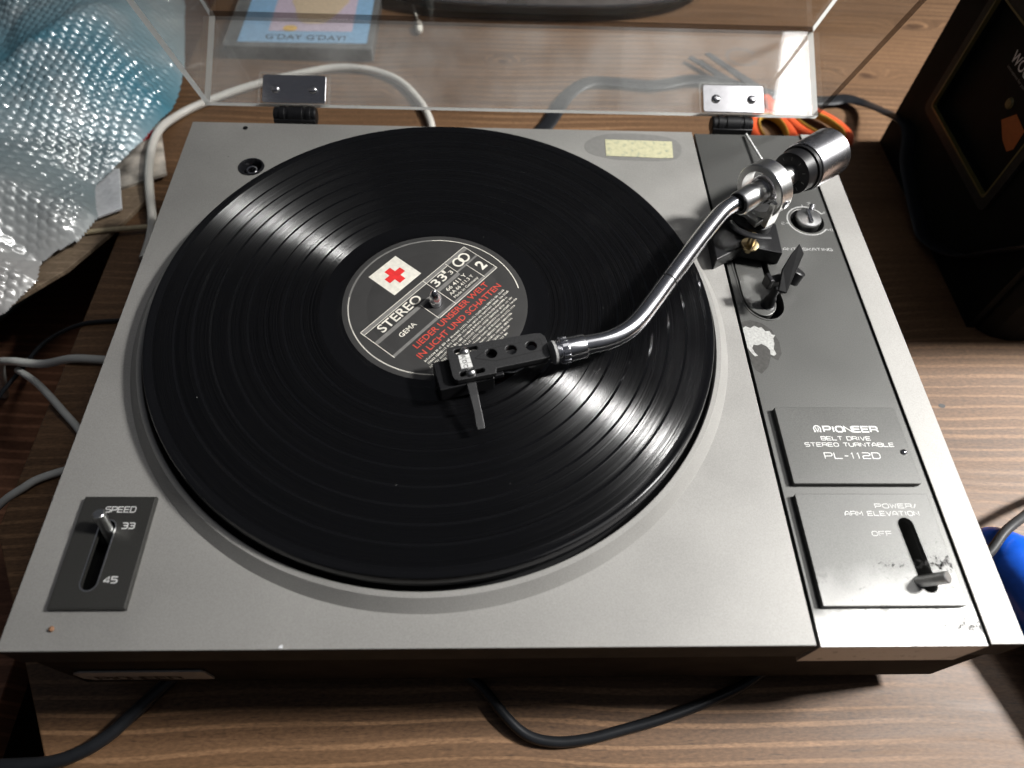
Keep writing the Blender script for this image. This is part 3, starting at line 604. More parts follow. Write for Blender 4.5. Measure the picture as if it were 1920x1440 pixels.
# name plate and control plate
PZ = 1.8
npl = obj('name_plate', plate([rrect(350.6,75.2,414.4,118.6,0.6)], AZ+0.01, PZ, 0.25), M['arm'], T)
tx = strokes('PIONEER', 373.2, 104.0, PZ, 28.0, 3.1, 0.78, 0.24, h0=0.06)
for s_, x_, y_, w_, h_, th_ in (('BELT DRIVE',370.6,99.2,25.4,2.0,0.36),('STEREO TURNTABLE',361.4,95.6,45.6,2.0,0.36),('PL-112D',369.8,88.8,28.2,3.2,0.42)):
    t_ = strokes(s_, x_, y_, PZ, w_, h_, th_, h0=0.06); tx.add(t_.v, t_.f)
obj('lettering', tx, M['white'], npl)
# emblem: open ring with a fork inside
em = B(); ex, ey = 369.9, 105.6
def ribbon(b, pts, th, z):
    n = len(pts); lo = []; hi = []
    for i in range(n):
        d = Vector(pts[min(i+1,n-1)])-Vector(pts[max(i-1,0)]); d.normalize(); nn = Vector((-d.y,d.x))
        lo.append(Vector(pts[i])-nn*th/2); hi.append(Vector(pts[i])+nn*th/2)
    b.add([(v.x,v.y,z) for v in lo]+[(v.x,v.y,z) for v in hi], [(i,i+1,n+i+1,n+i) for i in range(n-1)]); return b
ribbon(em, [(ex+1.75*math.cos(math.radians(a)), ey+1.9*math.sin(math.radians(a))) for a in range(-55,236,12)], 0.55, PZ+0.06)
ribbon(em, [(ex+1.0,ey-1.6),(ex+1.9,ey-1.6)], 0.45, PZ+0.065); ribbon(em, [(ex-1.9,ey-1.6),(ex-1.0,ey-1.6)], 0.45, PZ+0.065)
ribbon(em, [(ex-0.6,ey+1.0),(ex-0.6,ey-0.5),(ex,ey-1.0),(ex+0.6,ey-0.5),(ex+0.6,ey+1.0)], 0.42, PZ+0.068); ribbon(em, [(ex,ey-0.9),(ex,ey-1.9)], 0.42, PZ+0.07)
obj('emblem', em, M['white'], npl)
obj('screw', B().lathe([(1.55,PZ),(1.5,PZ+0.5),(1.0,PZ+0.9),(0.05,PZ+1.05)], (410.9,92.4,0), (0,0,1), 24), M['steel'], npl)
CP = pale_zone_paint('control_plate_glare', (0.115,0.115,0.11), 0.45, 0.45, -0.03, 0.036)  # paler front of the control plate is glare put into the colour
cpl = obj('control_plate', plate([rrect(349.6,16.2,414.8,69.8,0.6), SLB], AZ+0.01, PZ, 0.25), CP, T, origin=(382,16.2,AZ))
obj('slot_rim', plate([stadium((399.2,53.8),(400.6,25.6),4.05), stadium((399.2,53.8),(400.6,25.6),3.75)], PZ-0.2, PZ+0.1), M['arm'], cpl)
tx = strokes('POWER/', 387.2, 62.4, PZ, 20.4, 2.1, 0.30, h0=0.06)
t_ = strokes('ARM ELEVATION', 371.4, 58.6, PZ, 36.0, 2.1, 0.30, h0=0.06); tx.add(t_.v, t_.f)
t_ = strokes('OFF', 381.6, 48.6, PZ, 9.4, 2.1, 0.24, h0=0.06); tx.add(t_.v, t_.f)
obj('lettering', tx, M['white'], cpl)
obj('slot_floor', B().box((392,18,-20), (408,62,-12)), M['matteblack'], T)
obj('power_lever', B().cyl((391.0,28.4,-9), (403.2,25.6,12.6), 2.7, 40, ch=0.35), M['brushed'], T)

# anti-skating dial
ax_, ay_ = 404.6, 259.6
ask = obj('anti_skating_dial', B().lathe([(8.0,-4),(8.0,1.2),(7.6,1.7),(0.05,2.9)], (ax_,ay_,0), (0,0,1), 56), M['brushed'], T)
obj('dial_pointer', B().cyl((ax_+3.4,ay_+7.6,0.5), (ax_+4.6,ay_+10.6,2.2), 1.9, 20).box((ax_-1.0,ay_-5.4,1.9),(ax_+1.0,ay_+5.4,3.6)), M['chrome'], ask)
obj('dial_well', B().lathe([(10.5,AZ-0.3),(10.3,-6),(0.05,-6)], (ax_,ay_,0), (0,0,1), 56), M['matteblack'], T)
ri = B(); ribbon(ri, [(ax_+12.6*math.cos(math.radians(a)), ay_+12.6*math.sin(math.radians(a))) for a in range(30,326,5)], 0.8, AZ+0.06)
for a in (30, 90, 190, 325):
    c_, s_ = math.cos(math.radians(a)), math.sin(math.radians(a)); ribbon(ri, [(ax_+12.6*c_,ay_+12.6*s_),(ax_+14.6*c_,ay_+14.6*s_)], 0.5, AZ+0.065)
t_ = strokes('ANTI-SKATING', 383.2, 233.6, AZ, 30.8, 2.0, 0.4, h0=0.06); ri.add(t_.v, t_.f)
for ch_, x_, y_ in (('3',408.6,274.4),('2',387.5,256),('1',417.0,266),('0',417.4,250.6)):
    t_ = strokes(ch_, x_, y_, AZ, 1.6, 2.0, 0.3, h0=0.06); ri.add(t_.v, t_.f)
obj('lettering', ri, M['faded'], armo)

def smudge_mat():
    m, nt, b = mat('grime_smudge'); out = nt.nodes['Material Output']; co = coords(nt)
    b.inputs['Base Color'].default_value = (0.05, 0.046, 0.045, 1); b.inputs['Roughness'].default_value = 0.7
    tr = N(nt, 'ShaderNodeBsdfTransparent')
    n = N(nt, 'ShaderNodeTexNoise', i_Scale=420.0, i_Detail=8.0, i_Roughness=0.75); L(nt, co, n.inputs['Vector'])
    sx = N(nt, 'ShaderNodeSeparateXYZ'); L(nt, co, sx.inputs[0])
    # heavier towards the right hand corner, thin along the middle
    a = N(nt, 'ShaderNodeMapRange'); a.inputs[1].default_value = 0.012; a.inputs[2].default_value = 0.034; a.inputs[3].default_value = 0.02; a.inputs[4].default_value = 0.17; L(nt, sx.outputs[0], a.inputs[0])
    ab = N(nt, 'ShaderNodeMath', operation='ABSOLUTE'); L(nt, sx.outputs[1], ab.inputs[0])
    y = N(nt, 'ShaderNodeMapRange'); y.inputs[1].default_value = 0.0; y.inputs[2].default_value = 0.005; y.inputs[3].default_value = 0.02; y.inputs[4].default_value = -0.16; L(nt, ab.outputs[0], y.inputs[0])
    s1 = N(nt, 'ShaderNodeMath', operation='ADD'); L(nt, n.outputs[0], s1.inputs[0]); L(nt, a.outputs[0], s1.inputs[1])
    s2 = N(nt, 'ShaderNodeMath', operation='ADD'); L(nt, s1.outputs[0], s2.inputs[0]); L(nt, y.outputs[0], s2.inputs[1])
    r = ramp(nt, [(0.56, g(0)), (0.68, g(0.8))]); L(nt, s2.outputs[0], r.inputs[0])
    mx = N(nt, 'ShaderNodeMixShader'); L(nt, r.outputs[0], mx.inputs[0]); L(nt, tr.outputs[0], mx.inputs[1]); L(nt, b.outputs[0], mx.inputs[2]); L(nt, mx.outputs[0], out.inputs[0]); return m
M['smudge'] = smudge_mat()
obj('grime_smudge', B().add([(347,1,AZ+0.05),(419.4,1,AZ+0.05),(419.4,14.8,AZ+0.05),(347,14.8,AZ+0.05)], [(0,1,2,3)]), M['smudge'], armo)
obj('grime_smudge', B().add([(352,24,PZ+0.05),(414.4,24,PZ+0.05),(414.4,50,PZ+0.05),(405.6,50,PZ+0.05),(405.6,20,PZ+0.05),(352,20,PZ+0.05)], [(0,1,2,3,4,5)]), M['smudge'], cpl)
# front badge
bdg = obj('badge', B().prism([(12,-44.5),(68,-44.5),(69,-47),(69,-62),(12,-62),(8,-58),(8,-48)], 0, 1.0).xf(Matrix.Rotation(math.pi/2, 4, 'X') @ Matrix.Translation((0,0,-1.4+0.4))), simple('badge_metal', (0.30,0.295,0.28), 0.5, metal=0.3), T, bevel=0.2)
bt = strokes('PIONEER', 15.5, -60.5, 0, 39, 6.2, 1.7, 0.22, h0=0); bt.v = [(x, 0.16-0.25, y) for x, y, z in bt.v]
bt.v = [(x, -0.1, z) for x, y, z in bt.v]
for q in range(len(bdg.data.vertices)): pass
obj('lettering', bt, M['blackprint'], bdg)

# ------------------------------------------------------------------ tonearm assembly
PV = Vector((362, 247.5, 34.5)); AX = Vector((0.812, 0.584, 0.0)).normalized(); AS = Vector((-AX.y, AX.x, 0))
def at(t, r=0, z=0): return PV + AX*t + AS*r + Vector((0,0,z))
base = obj('tonearm_base', B().lathe([(17,AZ),(17,3),(15.5,4.5),(13,5),(13,14),(10,15),(8,19)], (PV.x,PV.y,0), (0,0,1), 56, True, True), M['black'], T)
obj('base_block', B().prism([(335.5,215.5),(353.8,226.8),(376.5,221.5),(378,246),(352,262),(336,243)], -1.0, 8.5), M['black'], base, bevel=0.6)
obj('bracket', B().obox(at(-2,0,-17), AX*7, AS*9, Vector((0,0,2.0))).obox(at(-2,-12,-8), AX*4.5, AS*1.8, Vector((0,0,9))), M['brushed'], base, bevel=0.4)
arc = [(344.2,237,18.5),(347.2,230.4,18.9),(352.5,226.2,19),(358.5,224.4,19),(366,224.6,18.5)]
obj('lift_bar', B().tube(smooth(arc,6), 2.4, 10, up=(0,0,1), rz=0.9), M['black'], base)
obj('lift_piston', B().cyl((357,226.5,5), (357,226.5,18.3), 2.2, 20).cyl((357,226.5,9.5), (357,226.5,10.6), 5.2, 24), simple('brass', (0.55,0.43,0.25), 0.3, metal=1.0), base)
TA = obj('tonearm', B().tube(smooth([(239.5,133.6,30),(249,136.7,30),(258,138.9,30),(266,142.3,30),(273.5,147.6,30.3),(279.8,154.6,30.6),(286.5,163.8,30.9),(295.7,177,31.2),(307,193,31.6),(318.3,208.6,32),(327,220.3,32.6),(334.5,229.4,33.2),(341.5,234.9,33.8),(347.5,237.6,34.2),tuple(at(-10))],8), 4.75, 40), M['chrome'], T)
obj('tube_joint', B().cyl((296.2,177.7,31.2),(296.8,178.5,31.2), 4.85, 40), M['black'], TA)
obj('collar', B().lathe([(4.6,-22.4),(6.6,-22.2),(7.0,-21.6),(7.0,-8),(6.2,-7),(6.2,2)], PV, AX, 48), M['brushed'], TA)
obj('collar_bore', B().lathe([(4.6,-22.55),(6.3,-22.5),(6.3,-22.3)], PV, AX, 40), M['black'], TA)
ringm = B().lathe([(12.2,-5),(15.6,-5),(16.2,-4.4),(16.2,4.4),(15.6,5),(12.2,5),(12.2,-5)], PV, AX, 96)
obj('gimbal_ring', ringm, M['brushed'], TA)
for sg in (-1, 1): obj('pivot_screw', B().cyl(at(0,13*sg,0), at(0,17.2*sg,0), 2.6, 24, ch=0.4), M['steel'], TA)
obj('pivot_core', B().lathe([(7.5,-4),(8.5,-2),(8.5,3),(7,5.2),(7,8)], PV, AX, 40, True, True), M['steel'], TA)
obj('rear_tube', B().cyl(at(4), at(28), 6.2, 40), M['brushed'], TA)
obj('stylus_force_dial', B().lathe([(4.8,22.5),(11.2,22.5),(12.6,23.4),(13.0,30.5),(12.0,30.8)], PV, AX, 72), M['black'], TA)
sf = B()
for i in range(10):
    a = 2*math.pi*i/10; e = (AS*math.cos(a)+Vector((0,0,1))*math.sin(a)); e2 = AX.cross(e)
    sf.obox(at(22.42)+e*9.6, e*1.0, e2*0.14, AX*0.05)
obj('dial_marks', sf, M['dimprint'], TA)
obj('counterweight_band', B().lathe([(12.2,30.8),(14.0,31.0),(14.0,33.4),(13.2,33.6)], PV, AX, 72), M['black'], TA)
obj('counterweight', B().lathe([(13.2,33.5),(14.6,33.6),(14.8,34.2),(14.8,58.2),(14.0,59.2),(6,59.4),(0.05,59.4)], PV, AX, 96), M['cw'], TA)
obj('side_rod', B().cyl((381.2,342.5,0.4), (385.6,309,3.2), 0.8, 12), M['white'], TA)
# lock nut and shell
hx = Vector((-math.cos(math.radians(15.8)), -math.sin(math.radians(15.8)), 0)); H0 = Vector((241.5,134.2,30.0))
obj('lock_sleeve', B().lathe([(4.8,-8.2),(5.9,-8.0),(6.2,-7.5),(6.2,1.2)], H0, hx, 48, True, True), M['chrome'], TA)
nut = B().lathe([(6.0,1.0),(6.3,1.3),(6.3,4.6),(6.0,5.0),(5.3,5.0),(5.3,5.9),(6.0,6.0),(6.0,7.2),(5.2,7.3)], H0, hx, 48, True, True)
hz = Vector((0,0,1)); hy = hz.cross(hx)
for i in range(14):
    a = 2*math.pi*i/14; e = hy*math.cos(a)+hz*math.sin(a); e2 = hx.cross(e); nut.obox(H0+hx*2.9+e*6.3, hx*1.7, e2*0.8, e*0.45)
obj('lock_nut', nut, M['chrome'], TA, bevel=0.12)
obj('shell_seal', B().lathe([(5.6,7.3),(5.9,7.4),(5.9,8.6),(5.4,8.8)], H0, hx, 40, True, True), M['faded'], TA)
shp = [(182.0,133.9),(224.5,143.2),(227.6,143.2),(229.6,141.2),(230.4,138.7),(232.2,129.8),(231.0,128.4),(205.6,121.8),(205.4,119.0),(187.4,114.6),(185.6,115.2),(184.4,117.5),(181.2,131.8)]
holes = [circ(203.0,130.5,2.75,28), circ(212.7,132.9,2.75,28), circ(222.6,135.3,2.75,28), stadium((186.0,131.4),(195.0,133.6),1.35), stadium((189.2,118.2),(198.6,120.6),1.35)]
hs = plate([shp]+holes, 27.6, 31.0, 0.35)
HS = obj('headshell', hs, M['shell'], TA)
rg = B(); ribbon(rg, [(195.0,127.4),(201.0,133.0)], 0.35, 31.04); ribbon(rg, [(201.0,133.0),(227.2,139.6)], 0.3, 31.05); ribbon(rg, [(227.2,139.6),(228.6,133.0)], 0.3, 31.06); ribbon(rg, [(228.6,133.0),(205.0,126.0)], 0.75, 31.07); ribbon(rg, [(205.0,126.0),(195.0,127.4)], 0.6, 31.08)
obj('arrow_groove', rg, M['blackprint'], HS)
obj('shell_skirt', B().obox((217.5,127.2,26), hx*13.5, hy*0.6, hz*2.2).obox((214,138.9,26), hx*15, hy*0.6, hz*2.2), M['shell'], HS)
for sx_, sy_ in ((190.0,131.2),(193.4,119.0)):
    sc_ = obj('screw', B().lathe([(2.35,31.0),(2.3,31.7),(1.9,32.4),(1.1,32.9),(0.05,33.05)], (sx_,sy_,0), (0,0,1), 28), M['brushed'], HS)
    obj('screw_slot', B().obox((sx_,sy_,33.05), Vector((1.7,0.9,0)), Vector((-0.16,0.3,0)), (0,0,0.05)), M['blackprint'], sc_)
ap = B().prism([(186.9,129.0),(192.1,130.3),(194.2,122.4),(188.8,121.2)], 31.02, 31.12); obj('adc_label', ap, M['white'], HS)
al = B()
for ch_, (x_, y_) in zip('ADC', ((188.2,128.7),(188.9,126.1),(189.5,123.6))):
    t_ = text(ch_, 2.8, x_, y_, 31.16, rot=math.radians(-75), ext=0.02); al.add(t_.v, t_.f)
for q0, q1 in (((190.1,129.7),(191.9,122.2)),((187.6,126.4),(192.8,127.7)),((188.2,123.9),(193.5,125.1))): ribbon(al, [q0,q1], 0.14, 31.17)
obj('lettering', al, M['blackprint'], HS)
cart = B().obox((189.5,123.4,21.8), hx*13.5, hy*8.4, hz*4.8).obox((178.6,120.4,19.8), hx*2.2, hy*6.4, hz*3.4).obox((203.5,127.3,25.6), hx*4, hy*7.6, hz*1.4)
CT = obj('cartridge', cart, M['black'], HS, bevel=0.5)
obj('stylus', B().cyl((176.8,119.9,17.4),(175.6,119.6,14.2), 0.35, 8), M['steel'], HS)
fl_ = B(); fp_ = [(192.4,121,26.9),(193.6,115.5,26.9),(195,109.5,26.0),(196.8,102,23.6),(198.0,96.2,21.4),(198.5,94.0,20.9)]; hw_ = [2.3,2.2,2.0,1.8,2.0,1.7]
vs_ = []
for (x_, y_, z_), h_ in zip(fp_, hw_): vs_ += [(x_-h_*0.97, y_-h_*0.24, z_), (x_+h_*0.97, y_+h_*0.24, z_), (x_+h_*0.97, y_+h_*0.24, z_-0.8), (x_-h_*0.97, y_-h_*0.24, z_-0.8)]
fs_ = [(0,1,2,3),(23,22,21,20)]
for i in range(5):
    for q in range(4): fs_.append((i*4+q, (i+1)*4+q, (i+1)*4+(q+1)%4, i*4+(q+1)%4))
obj('finger_lift', fl_.add(vs_, fs_), M['shell'], HS, bevel=0.2)
for wi, (c_, oo) in enumerate(((('cable_red'),(0.5,0.02,0.02)),(('cable_green'),(0.02,0.2,0.08)),(('cable_blue'),(0.03,0.06,0.4)),(('cable_clear'),(0.6,0.6,0.6)))):
    off = (wi-1.5)*2.2
    obj('lead_wire', B().tube(smooth([tuple(Vector((205,127.5,25.0))+hy*off),tuple(Vector((213,130,22.5))+hy*(off*1.4)),tuple(Vector((221,132,24.5))+hy*off),tuple(Vector((229,134.3,26.5))+hy*off*0.7)],5), 0.45, 8), simple(c_, oo, 0.4), HS)

# arm rest with clip
RS = obj('arm_rest', B().lathe([(5.6,-5.5),(5.2,-4),(3.6,-3.2),(3.2,2.5),(2.2,4.5),(2.2,12)], (365,192,0), (0,0,1), 32, True, True), M['black'], T)
obj('rest_cradle', B().obox((364.5,194.5,14.5), (7.2,2.2,0), (-0.9,2.6,0), (0,0,2.6)).obox((358.4,192.4,16.4), (1.3,0.3,0), (-0.7,3.2,0), (0,0,3.6)), M['black'], RS, bevel=0.7)
obj('rest_clip', B().add([(362,184,18),(367,183.6,16.5),(377.5,204,27),(375,208.5,30),(370,203,27),(365,196,22.5),(362,185,16),(367,184.6,14.5),(378.5,205,25),(376,209.5,28),(370.5,204,25),(365.5,197,20.5)],
    [(0,1,2,3,4,5),(11,10,9,8,7,6),(0,6,7,1),(1,7,8,2),(2,8,9,3),(3,9,10,4),(4,10,11,5),(5,11,6,0)]), M['matteblack'], RS, bevel=0.5)
obj('rest_knob', B().cyl((377.5,203.5,4.0),(380.6,206.2,11.0), 5.6, 36, ch=0.7), M['black'], RS)
obj('rest_stem', B().tube([(366.5,195,-2),(370.5,198.6,2.2),(376.5,203,6)], 2.0, 12), M['black'], RS)

# ------------------------------------------------------------------ lid on two hinges
th = math.radians(63.97); d_ = Vector((0, math.sin(th), math.cos(th))); e_ = Vector((0, -math.cos(th), math.sin(th))); P0 = Vector((8.3, 353.6, 8.6)); P1x = 431.9; HH = 63.1; TT = 4.0
def quadbox(a, u, v, n_, name, mtl, parent, edges=(2,3,4,5), dark_edges=()):
    a, u, v, n_ = map(Vector, (a, u, v, n_))
    b = B().add([a, a+u, a+u+v, a+v, a+n_, a+u+n_, a+u+v+n_, a+v+n_], [(3,2,1,0),(4,5,6,7),(0,1,5,4),(1,2,6,5),(2,3,7,6),(3,0,4,7)])
    o = obj(name, b, [mtl, M['acrylic_edge'], M['acrylic_joint_rim']], parent)
    for i in edges: o.data.polygons[i].material_index = 1
    for i in dark_edges: o.data.polygons[i].material_index = 2
    return o
Wd = Vector((P1x-P0.x, 0, 0)); top_o = P0 + d_*HH
LID = quadbox(P0, Wd, d_*HH, -e_*TT, 'dust_cover', M['acrylic'], T, (2,), (4,))
quadbox(top_o+d_*0.02, Wd, e_*330, d_*TT, 'top_panel', M['acrylic_clean'], LID, (3,4,5), (2,))
quadbox(P0+e_*0.02, Vector((TT,0,0)), e_*330, d_*(HH-0.02), 'side_panel', M['acrylic_dusty'], LID, (0,2,4), ())
quadbox(P0+Wd+e_*0.02-Vector((TT,0,0)), Vector((TT,0,0)), e_*330, d_*(HH-0.02), 'side_panel', M['acrylic_clean'], LID, (2,4), (0,))
for hxx in (68.7, 371.8):
    H = obj('hinge', B().cyl((hxx-14.5,351.2,1.5),(hxx+14.5,351.2,1.5), 5.4, 32, ch=0.8).box((hxx-14,344.4,-8),(hxx+14,350,2.5)), M['black'], T, bevel=0.5)
    for s0, s1 in ((-10.5,-6.5),(-4.5,5.5),(7.5,10.8)): 
        obj('hinge_knuckle', B().cyl((hxx+s0,351.2,1.5),(hxx+s1,351.2,1.5), 6.0, 32, ch=0.4), M['black'], H)
    c0 = P0 + e_*1.0; c0.x = hxx
    def lidpt(u, v, o_=0): return Vector((hxx+u, 0, 0)) + Vector((0, P0.y, P0.z)) + d_*v + e_*o_
    pb = B(); poly = rrect(-21.4, 0.3, 21.4, 20.2, 1.6, 4); n = len(poly)
    pb.add([lidpt(x, y, 0.25) for x, y in poly]+[lidpt(x, y, 1.6) for x, y in poly], [tuple(range(n)), tuple(range(2*n-1,n-1,-1))]+[((i+1)%n, i, n+i, n+(i+1)%n) for i in range(n)])
    PLt = obj('hinge_plate', pb, M['steel'], H, bevel=0.25)
    for sx_ in (-12.6, 12.6):
        obj('screw', B().lathe([(3.1,1.6),(2.9,2.4),(2.0,3.1),(0.9,3.4),(0.05,3.4)], lidpt(sx_,9.8,0), e_, 28).obox(lidpt(sx_,9.8,3.42), (1.6,0,0), d_*0.25, e_*0.06).obox(lidpt(sx_,9.8,3.43), (0.25,0,0), d_*1.6, e_*0.06), M['steel'], H)
    # clear pocket moulding round the plate
    pk = B(); po = rrect(-24.2, -1.2, 24.2, 22.2, 2.0, 4); pi_ = rrect(-22.9, 0.1, 22.9, 20.9, 1.2, 4); n = len(po)
    pk.add([lidpt(x, y, 1.4) for x, y in po]+[lidpt(x, y, 1.4) for x, y in pi_]+[lidpt(x, y, 0.05) for x, y in po]+[lidpt(x, y, 0.05) for x, y in pi_],
        [(i,(i+1)%n,n+(i+1)%n,n+i) for i in range(n)]+[(2*n+i,2*n+(i+1)%n,(i+1)%n,i) for i in range(n)]+[(n+i,n+(i+1)%n,3*n+(i+1)%n,3*n+i) for i in range(n)])
    obj('hinge_pocket', pk, M['acrylic'], LID)

# ------------------------------------------------------------------ record
R = thing('vinyl_record', 'black long playing record with dark label and red cross lying on the platter', 'record', (RC[0],RC[1],12.2))
obj('disc', B().lathe([(3.65,12.15),(149.6,12.15),(150.4,12.7),(150.5,13.3),(150.2,13.8),(149.3,14.05),(148.2,13.95),(146.8,13.6),(62,13.55),(55,13.45),(51.4,13.5),(50.6,13.9),(3.65,13.9),(3.65,12.15)], (RC[0],RC[1],0), (0,0,1), 360), M['vinyl'], R, origin=(RC[0],RC[1],12.15))
LB = obj('label', B().lathe([(50.0,13.85),(49.9,13.98),(37.2,14.0),(36.9,13.97),(36.6,14.0),(3.7,14.0)], (RC[0],RC[1],0), (0,0,1), 160), M['label'], R, origin=(RC[0],RC[1],13.8))
ph = math.radians(50)
def LW(u, v): return (RC[0]+u*math.cos(ph)-v*math.sin(ph), RC[1]+u*math.sin(ph)+v*math.cos(ph))
LZ = 14.03
def ltext(s, u, v, w, h, bold=0.0):
    x, y = LW(u, v); return text(s, h/0.72, x, y, LZ+0.05, rot=ph, ext=0.02, fit=w, bold=bold)
wt = B()
def addb(dst, src): dst.add(src.v, src.f)
def lrect(b, u0, v0, u1, v1, z=LZ): b.add([(*LW(u0,v0),z),(*LW(u1,v0),z),(*LW(u1,v1),z),(*LW(u0,v1),z)], [(0,1,2,3)])
gb = B()   # grey bands
lrect(gb, -40.4, 13.2, 41.4, 15.9); lrect(gb, -40.4, 3.6, 24.4, 5.9); lrect(gb, 24.4, 5.4, 41.4, 6.6); lrect(gb, -40.4, -8.6, 41.6, -6.9)
ribbon(gb, [(RC[0]+46.6*math.cos(math.radians(a)), RC[1]+46.6*math.sin(math.radians(a))) for a in range(95,300,3)], 1.0, LZ)
obj('label_band', gb, M['dimprint'], LB)
for u0, u1 in ((-32.8,-2.4),): addb(wt, ltext('STEREO', u0, 6.9, u1-u0, 5.6, 0.10))
addb(wt, ltext('GEMA', -28.6, -2.6, 11.4, 3.0, 0.04)); addb(wt, ltext('33', 8.6, 7.0, 9.6, 5.4, 0.10)); addb(wt, ltext('1', 18.6, 10.4, 1.6, 2.6)); addb(wt, ltext('3', 20.6, 7.2, 2.4, 2.8))
addb(wt, ltext('2', 34.8, -3.6, 4.6, 6.4, 0.3)); addb(wt, ltext('66 411 Y', 10.6, 0.3, 15.6, 2.5, 0.03)); addb(wt, ltext('AA 66 411.3 Y', 9.6, -3.0, 18.6, 2.2, 0.02)); addb(wt, ltext('Made in Germany', 9.6, -5.9, 19.4, 1.8))
for cu_ in (30.4, 35.0): ribbon(wt, [(LW(cu_,10.4)[0]+2.9*math.cos(t*math.pi/16), LW(cu_,10.4)[1]+2.9*math.sin(t*math.pi/16)) for t in range(33)], 1.1, LZ+0.05+0.01*(cu_>31))
for (a_, b_) in (((7,15.9),(7,-8.6)),((-6.4,4.9),(-6.4,-8.6)),((24.5,15),(24.5,5.6)),((31.8,5.6),(31.8,-8.0)),((41.4,15.9),(41.6,-8.6)),((-40.4,15.9),(-40.2,-8.6)),((-40.4,13.2),(24,13.2)),((-40.4,15.9),(41.4,15.9)),((-6,-8.7),(41.6,-8.7))):
    ribbon(wt, [LW(*a_), LW(*b_)], 0.35, LZ+0.03)
ribbon(wt, [(RC[0]+46.6*math.cos(math.radians(a)), RC[1]+46.6*math.sin(math.radians(a))) for a in range(176,282,3)], 0.35, LZ+0.02)
ribbon(wt, [(RC[0]+46.6*math.cos(math.radians(a)), RC[1]+46.6*math.sin(math.radians(a))) for a in range(14,96,3)], 0.5, LZ+0.02)
obj('label_lettering', wt, M['cream'], LB)
rt = B(); addb(rt, ltext('LIEDER UNSERER WELT', -28.6, -13.6, 57.4, 3.7, 0.03)); addb(rt, ltext('IN LICHT UND SCHATTEN', -32.0, -19.4, 64.6, 3.7, 0.03)); obj('title_lettering', rt, M['red'], LB)
sq = B(); lrect(sq, -10.5, 20.4, 10.6, 40.4); obj('white_square', sq, M['cream'], LB)
cr_ = B(); lrect(cr_, -2.2, 24.4, 2.2, 36.4, LZ+0.05); lrect(cr_, -6.0, 28.3, -2.2, 32.5, LZ+0.05); lrect(cr_, 2.2, 28.3, 6.0, 32.5, LZ+0.05); obj('red_cross', cr_, M['crossred'], LB)
# track list: small print, too fine to read, in words of short upright strokes
tl = B(); random.seed(11); vrow = -22.6; row = 0
while vrow > -44.5:
    hw = math.sqrt(max(0, 45.0**2 - (vrow-1)**2)); lo_, hi_ = max(-hw, -33), min(hw, 33) - random.uniform(0, 4)
    u = lo_ + random.uniform(0, 2)
    while u < hi_-1:
        wl = random.randint(2, 9)
        for _ in range(wl):
            hgt = random.choice((1.0, 1.0, 1.35, 1.35, 1.2)); lrect(tl, u, vrow, u+0.26, vrow+hgt, LZ+0.02)
            if random.random() < 0.6: lrect(tl, u+0.26, vrow+random.choice((0, 0.45, 0.8)), u+0.62, vrow+random.choice((0.25, 0.7, 1.0)), LZ+0.02)
            u += 0.86
            if u > hi_: break
        u += 0.7
    vrow -= 2.25; row += 1
o = obj('track_listing', tl, M['cream'], LB)

# ------------------------------------------------------------------ cables
def cable(name, pts, r, m, label, z=None, flat=None, seg=12):
    b = B()
    if flat: b.tube(smooth(pts, 8), flat, seg, up=(0,0,1), rz=r)
    else: b.tube(smooth(pts, 8), r, seg)
    return tag(obj(name, b, m), label, 'cable')
W3 = TZ+3.6
cable('cable', [(-56,300,W3),(-58.9,335,W3+1),(-73.7,390,W3+7),(-78.9,437,W3+7),(-69.9,474,W3),(-38.6,502,W3),(-4,523.6,W3),(32.6,540,W3),(61.5,548,W3),(92,544,W3),(118,528.4,W3),(137.3,500.6,W3),(147.2,477.6,W3),(151.5,459,W3),(153.2,440,W3),(152,420,W3),(150,370,W3)], 3.4, M['cablewhite'], 'thick white cable curving over the table behind the turntable')
fb = B()
fp = [(225,400,-88),(240.7,444.4,-88),(256,472.3,-88),(275.2,512.3,-88),(296.9,533,-87),(324.9,535,-88),(360,532,-88),(398,541,-87),(433,535,-87),(485.5,516,-88),(520.7,513.2,-88),(540,514,-86),(553,500,-82),(555,464,-66),(554,427,-53),(554,405,-69),(554,382,-77),(553,352,-83),(553,329,-85),(554,295,-67),(555,270,-37),(556,250,-9),(560,236,20)]
cable('cable', fp, 1.5, M['cableblack'], 'flat black ribbon cable looping behind the turntable to the black speaker', flat=7.0)
cable('cable', [(150,60,-88),(172,30,-88),(187,9.4,-87),(199.9,-1.3,-87),(212.4,-15.4,-87),(223,-23.6,-88),(236.5,-26.7,-88.5),(253,-25.7,-88.5),(269.6,-22.2,-88),(295,-16.2,-87),(321.8,-7.6,-87),(340.5,0,-87),(360,12,-87),(390,30,-87)], 2.7, M['cableblack'], 'round black cable bowing out from under the front of the turntable')
cable('cable', [(-140,-20,-150),(-90,-30,-110),(-48.7,-35,-89),(-33.9,-34.3,-87),(-11.5,-33.2,-87),(2.3,-28.7,-87),(13,-21.8,-87),(21.2,-13.4,-87),(33.5,0,-87),(50,18,-87)], 3.4, M['cableblack'], 'glossy black cable crossing the front left corner of the table')
cable('cable', [(40,205,-88),(-20,206,-89),(-55.9,208,-92+3),(-79.6,208.8,-89),(-105.9,212,-100),(-133.3,218,-106),(-150,224,-120),(-190,240,-186)], 2.9, M['cablegrey'], 'pale grey cable running level off the left table edge above two slanting ones')
cable('cable', [(20,110,-88),(-40,140,-89),(-64.2,160.4,-89),(-83.9,178.6,-89),(-108.7,199.7,-103),(-129,214,-112),(-150,232,-140),(-180,260,-186)], 2.4, M['cablegrey'], 'grey cable slanting down to the turntable below the level grey cable')
